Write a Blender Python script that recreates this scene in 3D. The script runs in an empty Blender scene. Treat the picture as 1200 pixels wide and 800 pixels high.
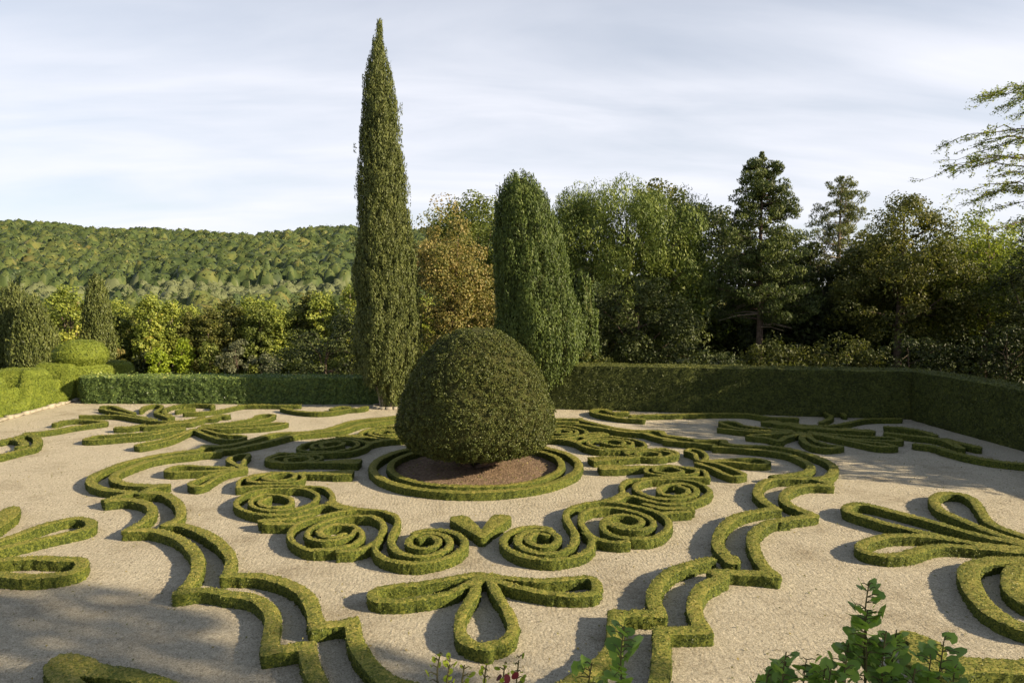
import bpy, math
import numpy as np

# ------------------------------------------------------------------ scene, camera, light
scene = bpy.context.scene
C = scene.collection
rng = np.random.default_rng(7)

cam_d = bpy.data.cameras.new('camera')
cam_d.sensor_width = 36.0
cam_d.lens = 24.0
cam_d.clip_start = 0.1
cam_d.clip_end = 4000.0
cam = bpy.data.objects.new('camera', cam_d)
C.objects.link(cam)
cam.location = (-0.42, 0.0, 5.5)
cam.rotation_euler = (math.pi / 2 - 0.0623, 0.0, -0.0718)
scene.camera = cam

SUN_EL = math.radians(23.0)
SUN_DIR = np.array([0.9205, -0.3907, 0.0])          # horizontal direction towards the sun
sun_d = bpy.data.lights.new('sun', 'SUN')
sun_d.energy = 5.0
sun_d.angle = math.radians(0.55)
sun_d.color = (1.0, 0.83, 0.58)
sun = bpy.data.objects.new('sun', sun_d)
C.objects.link(sun)
sun.rotation_euler = (math.pi / 2 - SUN_EL, 0.0, math.atan2(SUN_DIR[0], -SUN_DIR[1]))

world = bpy.data.worlds.new('World')
scene.world = world
world.use_nodes = True
wt = world.node_tree
for n in list(wt.nodes):
    wt.nodes.remove(n)
def wn(t, **kw):
    n = wt.nodes.new(t)
    for k, v in kw.items():
        setattr(n, k, v)
    return n
out = wn('ShaderNodeOutputWorld')
bg = wn('ShaderNodeBackground')
bg.inputs['Strength'].default_value = 0.062
sky = wn('ShaderNodeTexSky', sky_type='NISHITA', sun_disc=False)
sky.sun_elevation = SUN_EL
sky.sun_rotation = math.atan2(SUN_DIR[0], SUN_DIR[1])
sky.air_density = 1.0
sky.dust_density = 1.0
tc = wn('ShaderNodeTexCoord')
sep = wn('ShaderNodeSeparateXYZ')
wt.links.new(tc.outputs['Generated'], sep.inputs[0])
zz = wn('ShaderNodeMath', operation='MAXIMUM'); zz.inputs[1].default_value = 0.0
wt.links.new(sep.outputs['Z'], zz.inputs[0])
za = wn('ShaderNodeMath', operation='ADD'); za.inputs[1].default_value = 0.22
wt.links.new(zz.outputs[0], za.inputs[0])
dx = wn('ShaderNodeMath', operation='DIVIDE'); dy = wn('ShaderNodeMath', operation='DIVIDE')
wt.links.new(sep.outputs['X'], dx.inputs[0]); wt.links.new(za.outputs[0], dx.inputs[1])
wt.links.new(sep.outputs['Y'], dy.inputs[0]); wt.links.new(za.outputs[0], dy.inputs[1])
cmb = wn('ShaderNodeCombineXYZ')
wt.links.new(dx.outputs[0], cmb.inputs[0]); wt.links.new(dy.outputs[0], cmb.inputs[1])
mp = wn('ShaderNodeMapping')
mp.inputs['Rotation'].default_value = (0, 0, math.radians(24))
mp.inputs['Scale'].default_value = (0.55, 1.7, 1.0)
wt.links.new(cmb.outputs[0], mp.inputs['Vector'])
nz = wn('ShaderNodeTexNoise')
nz.inputs['Scale'].default_value = 1.5
nz.inputs['Detail'].default_value = 7.0
nz.inputs['Roughness'].default_value = 0.52
nz.inputs['Distortion'].default_value = 0.35
wt.links.new(mp.outputs[0], nz.inputs['Vector'])
rmp = wn('ShaderNodeMapRange')
rmp.inputs['From Min'].default_value = 0.30
rmp.inputs['From Max'].default_value = 0.66
rmp.inputs['To Min'].default_value = 0.55
rmp.inputs['To Max'].default_value = 1.0
wt.links.new(nz.outputs['Fac'], rmp.inputs['Value'])
# the veil is thin, so it thickens towards the horizon (longer path) and clears overhead
thin = wn('ShaderNodeMath', operation='DIVIDE'); thin.inputs[0].default_value = 0.31
zb = wn('ShaderNodeMath', operation='ADD'); zb.inputs[1].default_value = 0.03
wt.links.new(zz.outputs[0], zb.inputs[0]); wt.links.new(zb.outputs[0], thin.inputs[1])
thc = wn('ShaderNodeMath', operation='MINIMUM'); thc.inputs[1].default_value = 1.0
wt.links.new(thin.outputs[0], thc.inputs[0])
thp = wn('ShaderNodeMath', operation='POWER'); thp.inputs[1].default_value = 1.7
wt.links.new(thc.outputs[0], thp.inputs[0])
vf_ = wn('ShaderNodeMath', operation='MULTIPLY')
wt.links.new(rmp.outputs[0], vf_.inputs[0]); wt.links.new(thp.outputs[0], vf_.inputs[1])
mx = wn('ShaderNodeMix', data_type='RGBA')
wt.links.new(vf_.outputs[0], mx.inputs[0])
wt.links.new(sky.outputs[0], mx.inputs[6])
mx.inputs[7].default_value = (7.2, 7.3, 7.9, 1.0)      # thin high cloud veil
wt.links.new(mx.outputs[2], bg.inputs['Color'])
wt.links.new(bg.outputs[0], out.inputs['Surface'])

scene.view_settings.view_transform = 'Standard'
scene.view_settings.look = 'None'
scene.view_settings.gamma = 1.0
scene.view_settings.exposure = 1.15
scene.view_settings.use_curve_mapping = False
scene.render.engine = 'CYCLES'
scene.cycles.max_bounces = 6
scene.cycles.transparent_max_bounces = 4

# ------------------------------------------------------------------ materials
def new_mat(name):
    m = bpy.data.materials.new(name)
    m.use_nodes = True
    nt = m.node_tree
    for n in list(nt.nodes):
        nt.nodes.remove(n)
    o = nt.nodes.new('ShaderNodeOutputMaterial')
    return m, nt, o

def ramp(nt, stops):
    r = nt.nodes.new('ShaderNodeValToRGB')
    els = r.color_ramp.elements
    els[0].position = stops[0][0]; els[0].color = (*stops[0][1], 1)
    els[1].position = stops[-1][0]; els[1].color = (*stops[-1][1], 1)
    for p, c in stops[1:-1]:
        e = els.new(p); e.color = (*c, 1)
    return r

def leaf_mat(name, stops, transl=0.25, rough=0.55, tcol=1.6):
    """foliage: colour from the per-leaf random 'tint', some light passing through"""
    m, nt, o = new_mat(name)
    at = nt.nodes.new('ShaderNodeAttribute'); at.attribute_name = 'tint'
    r = ramp(nt, stops)
    nt.links.new(at.outputs['Fac'], r.inputs[0])
    p = nt.nodes.new('ShaderNodeBsdfPrincipled')
    p.inputs['Roughness'].default_value = rough
    p.inputs['Specular IOR Level'].default_value = 0.25
    nt.links.new(r.outputs[0], p.inputs['Base Color'])
    t = nt.nodes.new('ShaderNodeBsdfTranslucent')
    mul = nt.nodes.new('ShaderNodeMix'); mul.data_type = 'RGBA'; mul.blend_type = 'MULTIPLY'
    mul.inputs[0].default_value = 1.0
    nt.links.new(r.outputs[0], mul.inputs[6])
    mul.inputs[7].default_value = (tcol, tcol * 1.05, tcol * 0.6, 1)
    nt.links.new(mul.outputs[2], t.inputs['Color'])
    mixn = nt.nodes.new('ShaderNodeMixShader'); mixn.inputs[0].default_value = transl
    nt.links.new(p.outputs[0], mixn.inputs[1]); nt.links.new(t.outputs[0], mixn.inputs[2])
    nt.links.new(mixn.outputs[0], o.inputs['Surface'])
    return m

def noise_mat(name, stops, scale=6.0, detail=6.0, rough=0.9, bump=0.0, bscale=60.0, bdist=0.02, spec=0.2, vor=0.0):
    m, nt, o = new_mat(name)
    co = nt.nodes.new('ShaderNodeTexCoord')
    n = nt.nodes.new('ShaderNodeTexNoise')
    n.inputs['Scale'].default_value = scale; n.inputs['Detail'].default_value = detail
    n.inputs['Roughness'].default_value = 0.65
    nt.links.new(co.outputs['Object'], n.inputs['Vector'])
    r = ramp(nt, stops)
    nt.links.new(n.outputs['Fac'], r.inputs[0])
    p = nt.nodes.new('ShaderNodeBsdfPrincipled')
    p.inputs['Roughness'].default_value = rough
    p.inputs['Specular IOR Level'].default_value = spec
    nt.links.new(r.outputs[0], p.inputs['Base Color'])
    if bump > 0:
        n2 = nt.nodes.new('ShaderNodeTexNoise')
        n2.inputs['Scale'].default_value = bscale; n2.inputs['Detail'].default_value = 4
        nt.links.new(co.outputs['Object'], n2.inputs['Vector'])
        b = nt.nodes.new('ShaderNodeBump'); b.inputs['Strength'].default_value = bump
        b.inputs['Distance'].default_value = bdist
        nt.links.new(n2.outputs['Fac'], b.inputs['Height'])
        nt.links.new(b.outputs[0], p.inputs['Normal'])
    nt.links.new(p.outputs[0], o.inputs['Surface'])
    return m

def core_mat(name, stops, scale=40.0, amount=0.55, bdist=0.03):
    """clipped hedge body under the loose leaves: the same leaf colours, broken up by fine noise"""
    m, nt, o = new_mat(name)
    at = nt.nodes.new('ShaderNodeAttribute'); at.attribute_name = 'tint'
    co = nt.nodes.new('ShaderNodeTexCoord')
    n = nt.nodes.new('ShaderNodeTexVoronoi'); n.inputs['Scale'].default_value = scale
    nt.links.new(co.outputs['Object'], n.inputs['Vector'])
    sp_ = nt.nodes.new('ShaderNodeSeparateColor'); nt.links.new(n.outputs['Color'], sp_.inputs[0])
    s = nt.nodes.new('ShaderNodeMath'); s.operation = 'MULTIPLY_ADD'; s.inputs[1].default_value = amount; s.inputs[2].default_value = -amount / 2
    nt.links.new(sp_.outputs[0], s.inputs[0])
    ad = nt.nodes.new('ShaderNodeMath'); ad.operation = 'ADD'
    nt.links.new(at.outputs['Fac'], ad.inputs[0]); nt.links.new(s.outputs[0], ad.inputs[1])
    r = ramp(nt, stops); nt.links.new(ad.outputs[0], r.inputs[0])
    p = nt.nodes.new('ShaderNodeBsdfPrincipled'); p.inputs['Roughness'].default_value = 0.8; p.inputs['Specular IOR Level'].default_value = 0.15
    nt.links.new(r.outputs[0], p.inputs['Base Color'])
    b = nt.nodes.new('ShaderNodeBump'); b.inputs['Strength'].default_value = 1.0; b.inputs['Distance'].default_value = bdist
    nt.links.new(sp_.outputs[1], b.inputs['Height']); nt.links.new(b.outputs[0], p.inputs['Normal'])
    nt.links.new(p.outputs[0], o.inputs['Surface'])
    return m

def gravel_mat():
    m, nt, o = new_mat('pale_gravel')
    co = nt.nodes.new('ShaderNodeTexCoord')
    def noise(scale, detail=5, rough=0.6, vec=None):
        n = nt.nodes.new('ShaderNodeTexNoise')
        n.inputs['Scale'].default_value = scale; n.inputs['Detail'].default_value = detail
        n.inputs['Roughness'].default_value = rough
        nt.links.new(vec or co.outputs['Object'], n.inputs['Vector'])
        return n
    vo = nt.nodes.new('ShaderNodeTexVoronoi'); vo.inputs['Scale'].default_value = 60.0
    nt.links.new(co.outputs['Object'], vo.inputs['Vector'])
    sepc = nt.nodes.new('ShaderNodeSeparateColor')
    nt.links.new(vo.outputs['Color'], sepc.inputs[0])
    r1 = ramp(nt, [(0.0, (0.33, 0.29, 0.21)), (0.3, (0.49, 0.435, 0.32)), (0.75, (0.58, 0.52, 0.39)), (1.0, (0.69, 0.63, 0.49))])
    nt.links.new(sepc.outputs[0], r1.inputs[0])
    big = noise(0.6, 9, 0.68)
    r2 = ramp(nt, [(0.30, (0.66, 0.63, 0.59)), (0.48, (0.95, 0.94, 0.93)), (0.72, (1.04, 1.04, 1.04))])
    nt.links.new(big.outputs['Fac'], r2.inputs[0])
    mul = nt.nodes.new('ShaderNodeMix'); mul.data_type = 'RGBA'; mul.blend_type = 'MULTIPLY'; mul.inputs[0].default_value = 1
    nt.links.new(r1.outputs[0], mul.inputs[6]); nt.links.new(r2.outputs[0], mul.inputs[7])
    mid = noise(9.0, 8, 0.75)
    r3 = ramp(nt, [(0.30, (0.74, 0.72, 0.69)), (0.48, (1.0, 1.0, 1.0)), (0.75, (1.08, 1.08, 1.07))])
    nt.links.new(mid.outputs['Fac'], r3.inputs[0])
    mul2 = nt.nodes.new('ShaderNodeMix'); mul2.data_type = 'RGBA'; mul2.blend_type = 'MULTIPLY'; mul2.inputs[0].default_value = 1
    nt.links.new(mul.outputs[2], mul2.inputs[6]); nt.links.new(r3.outputs[0], mul2.inputs[7])
    mul = mul2
    p = nt.nodes.new('ShaderNodeBsdfPrincipled'); p.inputs['Roughness'].default_value = 0.95
    p.inputs['Specular IOR Level'].default_value = 0.1
    nt.links.new(mul.outputs[2], p.inputs['Base Color'])
    # raked, trodden relief: grains + scuffs
    mpg = nt.nodes.new('ShaderNodeMapping'); mpg.inputs['Scale'].default_value = (1.0, 1.0, 1.0)
    nt.links.new(co.outputs['Object'], mpg.inputs['Vector'])
    sc = noise(6.0, 7, 0.72); sc.inputs['Distortion'].default_value = 1.2
    gr = noise(55.0, 3, 0.7)
    b0 = nt.nodes.new('ShaderNodeBump'); b0.inputs['Strength'].default_value = 0.8; b0.inputs['Distance'].default_value = 0.16
    nt.links.new(sc.outputs['Fac'], b0.inputs['Height'])
    b = nt.nodes.new('ShaderNodeBump'); b.inputs['Strength'].default_value = 0.8; b.inputs['Distance'].default_value = 0.025
    nt.links.new(gr.outputs['Fac'], b.inputs['Height'])
    wv = nt.nodes.new('ShaderNodeTexWave'); wv.inputs['Scale'].default_value = 3.2; wv.inputs['Distortion'].default_value = 14.0
    wv.inputs['Detail'].default_value = 3.0; wv.inputs['Detail Scale'].default_value = 0.6
    nt.links.new(co.outputs['Object'], wv.inputs['Vector'])
    b1 = nt.nodes.new('ShaderNodeBump'); b1.inputs['Strength'].default_value = 0.35; b1.inputs['Distance'].default_value = 0.03
    nt.links.new(wv.outputs['Fac'], b1.inputs['Height']); nt.links.new(b0.outputs[0], b1.inputs['Normal'])
    nt.links.new(b1.outputs[0], b.inputs['Normal'])
    nt.links.new(b.outputs[0], p.inputs['Normal'])
    nt.links.new(p.outputs[0], o.inputs['Surface'])
    return m

M = {}
M['gravel'] = gravel_mat()
M['soil'] = noise_mat('brown_soil', [(0.25, (0.08, 0.055, 0.035)), (0.5, (0.19, 0.13, 0.085)), (0.8, (0.36, 0.27, 0.185))], 11, 10, 0.95, 1.0, 22, 0.08)
M['terrain'] = noise_mat('meadow_grass', [(0.3, (0.07, 0.09, 0.025)), (0.55, (0.12, 0.14, 0.035)), (0.8, (0.17, 0.16, 0.05))], 0.25, 8, 0.95, 0.5, 3, 0.3)
M['stone'] = noise_mat('pale_stone', [(0.3, (0.20, 0.175, 0.13)), (0.7, (0.42, 0.38, 0.30))], 9, 6, 0.9, 0.5, 25, 0.02)
M['bark'] = noise_mat('bark', [(0.3, (0.05, 0.036, 0.026)), (0.7, (0.15, 0.11, 0.085))], 5, 6, 0.95, 0.8, 14, 0.03)
M['pale_bark'] = noise_mat('pale_bark', [(0.3, (0.14, 0.11, 0.085)), (0.7, (0.33, 0.28, 0.22))], 5, 6, 0.95, 0.8, 14, 0.03)
M['box_core'] = core_mat('box_hedge_body', [(0.0, (0.029, 0.042, 0.008)), (0.3, (0.075, 0.095, 0.016)), (0.55, (0.124, 0.138, 0.024)), (0.8, (0.199, 0.190, 0.039)), (1.0, (0.265, 0.228, 0.059))], 38, 0.62, 0.025)
M['box_leaf'] = leaf_mat('box_hedge_leaves', [(0.0, (0.029, 0.042, 0.008)), (0.3, (0.075, 0.095, 0.016)), (0.55, (0.124, 0.138, 0.024)), (0.8, (0.199, 0.190, 0.039)), (1.0, (0.265, 0.228, 0.059))], 0.12)
M['yew_core'] = core_mat('yew_hedge_body', [(0.0, (0.026, 0.034, 0.009)), (0.5, (0.071, 0.084, 0.019)), (1.0, (0.150, 0.150, 0.033))], 16, 0.6, 0.05)
M['yew_leaf'] = leaf_mat('clipped_hedge_leaves', [(0.0, (0.026, 0.034, 0.009)), (0.5, (0.071, 0.084, 0.019)), (1.0, (0.150, 0.150, 0.033))], 0.15)
M['gold_core'] = core_mat('gold_hedge_body', [(0.0, (0.063, 0.089, 0.013)), (0.5, (0.138, 0.170, 0.022)), (1.0, (0.229, 0.244, 0.040))], 20, 0.5, 0.04)
M['gold_leaf'] = leaf_mat('bright_topiary_leaves', [(0.0, (0.063, 0.089, 0.013)), (0.5, (0.138, 0.170, 0.022)), (1.0, (0.229, 0.244, 0.040))], 0.2)
M['laurel_core'] = core_mat('laurel_hedge_body', [(0.0, (0.037, 0.061, 0.019)), (0.6, (0.113, 0.162, 0.042)), (0.9, (0.265, 0.304, 0.076)), (1.0, (0.493, 0.474, 0.152))], 11, 0.6, 0.08)
M['laurel_leaf'] = leaf_mat('laurel_leaves', [(0.0, (0.037, 0.061, 0.019)), (0.6, (0.113, 0.162, 0.042)), (0.9, (0.265, 0.304, 0.076)), (1.0, (0.493, 0.474, 0.152))], 0.2, 0.38)
M['ball_core'] = noise_mat('round_topiary_inside', [(0.3, (0.023, 0.025, 0.007)), (0.7, (0.062, 0.065, 0.015))], 10, 6, 0.9, 1.0, 18, 0.08)
M['ball_leaf'] = leaf_mat('round_topiary_leaves', [(0.0, (0.024, 0.030, 0.007)), (0.5, (0.070, 0.086, 0.018)), (0.9, (0.131, 0.140, 0.031)), (1.0, (0.196, 0.187, 0.046))], 0.15)
M['cyp_core'] = noise_mat('cypress_inside', [(0.3, (0.024, 0.029, 0.009)), (0.7, (0.067, 0.077, 0.019))], 5, 6, 0.9, 1.0, 9, 0.1)
M['cyp_leaf'] = leaf_mat('cypress_sprays', [(0.0, (0.030, 0.040, 0.010)), (0.5, (0.086, 0.105, 0.025)), (1.0, (0.172, 0.182, 0.052))], 0.12)
M['green_cyp_leaf'] = leaf_mat('green_cypress_sprays', [(0.0, (0.025, 0.039, 0.010)), (0.5, (0.071, 0.105, 0.021)), (1.0, (0.148, 0.184, 0.034))], 0.12)
M['pine_leaf'] = leaf_mat('pine_needles', [(0.0, (0.045, 0.067, 0.016)), (0.5, (0.122, 0.163, 0.035)), (1.0, (0.251, 0.286, 0.064))], 0.15)
M['dark_pine_leaf'] = leaf_mat('dark_pine_needles', [(0.0, (0.026, 0.040, 0.013)), (0.5, (0.075, 0.099, 0.026)), (1.0, (0.165, 0.190, 0.050))], 0.15)
M['pale_pine_leaf'] = leaf_mat('pale_pine_needles', [(0.0, (0.060, 0.072, 0.024)), (0.5, (0.132, 0.150, 0.054)), (1.0, (0.228, 0.228, 0.096))], 0.25)
M['green_leaf'] = leaf_mat('broad_leaves', [(0.0, (0.043, 0.058, 0.013)), (0.5, (0.117, 0.147, 0.030)), (1.0, (0.249, 0.265, 0.061))], 0.28)
M['olive_leaf'] = leaf_mat('olive_brown_leaves', [(0.0, (0.038, 0.048, 0.013)), (0.5, (0.093, 0.104, 0.025)), (1.0, (0.187, 0.171, 0.041))], 0.28)
M['dark_leaf'] = leaf_mat('dark_leaves', [(0.0, (0.018, 0.026, 0.009)), (0.6, (0.053, 0.068, 0.021)), (1.0, (0.128, 0.150, 0.045))], 0.2)
M['orange_leaf'] = leaf_mat('autumn_orange_leaves', [(0.0, (0.079, 0.096, 0.025)), (0.35, (0.158, 0.158, 0.045)), (0.7, (0.255, 0.202, 0.070)), (1.0, (0.352, 0.259, 0.110))], 0.3)
M['yellow_leaf'] = leaf_mat('autumn_yellow_leaves', [(0.0, (0.111, 0.144, 0.029)), (0.5, (0.223, 0.262, 0.046)), (0.85, (0.321, 0.328, 0.058)), (1.0, (0.400, 0.328, 0.069))], 0.3)
M['lime_leaf'] = leaf_mat('lime_leaves', [(0.0, (0.10, 0.15, 0.012)), (1.0, (0.30, 0.36, 0.03))], 0.35)
M['grey_leaf'] = leaf_mat('grey_green_leaves', [(0.0, (0.06, 0.07, 0.035)), (1.0, (0.18, 0.19, 0.11))], 0.25)
M['hill_leaf'] = leaf_mat('hill_wood_leaves', [(0.0, (0.028, 0.046, 0.016)), (0.4, (0.068, 0.095, 0.028)), (0.7, (0.123, 0.137, 0.038)), (0.88, (0.179, 0.158, 0.045)), (1.0, (0.115, 0.145, 0.075))], 0.15)
M['locust_leaf'] = leaf_mat('feathery_leaves', [(0.0, (0.091, 0.128, 0.029)), (0.6, (0.217, 0.257, 0.058)), (1.0, (0.377, 0.371, 0.087))], 0.4)
M['vine_leaf'] = leaf_mat('vine_leaves', [(0.0, (0.077, 0.133, 0.025)), (0.6, (0.173, 0.282, 0.052)), (1.0, (0.381, 0.504, 0.081))], 0.3, 0.42)
M['red_leaf'] = leaf_mat('dark_red_petals', [(0.0, (0.036, 0.005, 0.007)), (1.0, (0.120, 0.012, 0.021))], 0.25)
M['stem'] = noise_mat('green_brown_stem', [(0.3, (0.05, 0.045, 0.02)), (0.7, (0.12, 0.11, 0.04))], 20, 4, 0.8)

# ------------------------------------------------------------------ mesh helpers
class Acc:
    """collects quads; build() links them as ONE mesh object"""
    def __init__(self):
        self.v = []; self.f = []; self.t = []; self.m = []; self.n = 0
    def add(self, V, F, tint=0.5, mat=0):
        V = np.asarray(V, float).reshape(-1, 3); F = np.asarray(F, int).reshape(-1, 4)
        self.v.append(V); self.f.append(F + self.n); self.n += len(V)
        t = np.empty(len(F)); t[:] = tint
        self.t.append(t); self.m.append(np.full(len(F), mat, int))
        return self
    def mesh(self, name, mats, smooth=False):
        V = np.concatenate(self.v); F = np.concatenate(self.f); t = np.concatenate(self.t); mi = np.concatenate(self.m)
        me = bpy.data.meshes.new(name)
        me.vertices.add(len(V)); me.vertices.foreach_set('co', V.astype(np.float32).ravel())
        me.loops.add(len(F) * 4); me.loops.foreach_set('vertex_index', F.astype(np.int32).ravel())
        me.polygons.add(len(F)); me.polygons.foreach_set('loop_start', np.arange(len(F), dtype=np.int32) * 4)
        me.polygons.foreach_set('material_index', mi.astype(np.int32))
        if smooth:
            me.polygons.foreach_set('use_smooth', np.ones(len(F), bool))
        for mm in mats:
            me.materials.append(mm)
        me.update(calc_edges=True)
        a = me.attributes.new('tint', 'FLOAT', 'FACE')
        a.data.foreach_set('value', np.clip(t, 0, 1).astype(np.float32))
        return me
    def build(self, name, mats, parent=None, smooth=False):
        o = bpy.data.objects.new(name, self.mesh(name, mats, smooth))
        C.objects.link(o)
        if parent is not None:
            o.parent = parent
        return o

def tag(o, label=None, cat=None, group=None, kind=None):
    if label: o['label'] = label
    if cat: o['category'] = cat
    if group: o['group'] = group
    if kind: o['kind'] = kind
    return o

def empty(name, loc, rz=0.0, sc=1.0):
    o = bpy.data.objects.new(name, None)
    C.objects.link(o)
    o.location = loc; o.rotation_euler = (0, 0, rz); o.scale = (sc, sc, sc)
    o.empty_display_size = 0.2
    return o

def copy_tree(o, loc, rz=0.0, sc=1.0):
    r = o.copy(); C.objects.link(r)
    r.location = loc; r.rotation_euler = (0, 0, rz); r.scale = (sc, sc, sc) if np.isscalar(sc) else sc
    for ch in list(o.children):
        c = ch.copy(); C.objects.link(c); c.parent = r
    return r

def unit(a):
    return a / np.maximum(np.linalg.norm(a, axis=-1, keepdims=True), 1e-9)

def rand_dir(n):
    return unit(rng.normal(size=(n, 3)))

_ph = rng.uniform(0, 6.28, (12, 2)); _kd = unit(rng.normal(size=(12, 3)))
def wob(p, freq):
    """smooth pseudo-noise in about -1..1"""
    p = np.asarray(p, float)
    s = 0
    for i in range(6):
        s = s + np.sin(p @ (_kd[i] * freq * (1 + 0.35 * i)) + _ph[i, 0]) * (1.0 / (1 + 0.35 * i))
    return s / 2.6

def leaves(acc, pos, nrm, L, W, tint, mat=0, axis=None, spread=0.7):
    """diamond leaves at pos, facing roughly nrm, long axis random or along axis"""
    n = len(pos)
    if n == 0:
        return
    nn = unit(nrm + spread * rng.normal(size=(n, 3)))
    a = rand_dir(n) if axis is None else axis
    a = unit(a - nn * np.sum(a * nn, axis=1, keepdims=True))
    b = np.cross(nn, a)
    L = np.asarray(L) * rng.uniform(0.7, 1.3, n); W = np.asarray(W) * rng.uniform(0.7, 1.3, n)
    V = np.empty((n, 4, 3))
    V[:, 0] = pos - a * L[:, None] * 0.5
    V[:, 1] = pos + b * W[:, None] * 0.5
    V[:, 2] = pos + a * L[:, None] * 0.5
    V[:, 3] = pos - b * W[:, None] * 0.5
    acc.add(V.reshape(-1, 3), np.arange(n * 4).reshape(n, 4), tint, mat)

def tube(acc, pts, rad, sides=7, tint=0.5, mat=0):
    pts = np.asarray(pts, float); k = len(pts)
    rad = np.full(k, rad) if np.isscalar(rad) else np.asarray(rad, float)
    d = unit(np.gradient(pts, axis=0))
    up = np.where(np.abs(d[:, 2:3]) > 0.9, np.array([[1.0, 0, 0]]), np.array([[0, 0, 1.0]]))
    a = unit(np.cross(d, up)); b = np.cross(d, a)
    th = np.arange(sides) * 2 * math.pi / sides
    V = pts[:, None] + rad[:, None, None] * (a[:, None] * np.cos(th)[None, :, None] + b[:, None] * np.sin(th)[None, :, None])
    i = np.arange(k - 1)[:, None] * sides; j = np.arange(sides)[None, :]; j2 = (j + 1) % sides
    F = np.stack([i + j, i + j2, i + sides + j2, i + sides + j], -1)
    acc.add(V.reshape(-1, 3), F.reshape(-1, 4), tint, mat)

def smooth_path(pts, step=0.05):
    """Catmull-Rom through the points, resampled"""
    p = np.asarray(pts, float)
    if len(p) == 2:
        n = max(2, int(np.linalg.norm(p[1] - p[0]) / step) + 1)
        return p[0] + (p[1] - p[0]) * np.linspace(0, 1, n)[:, None]
    q = np.vstack([2 * p[0] - p[1], p, 2 * p[-1] - p[-2]])
    res = []
    for i in range(1, len(q) - 2):
        n = max(2, int(np.linalg.norm(q[i + 1] - q[i]) / step) + 1)
        t = np.linspace(0, 1, n, endpoint=False)[:, None]
        a, b, c, d = q[i - 1], q[i], q[i + 1], q[i + 2]
        res.append(0.5 * ((2 * b) + (c - a) * t + (2 * a - 5 * b + 4 * c - d) * t ** 2 + (3 * b - a - 3 * c + d) * t ** 3))
    res.append(p[-1:])
    return np.vstack(res)

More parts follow.
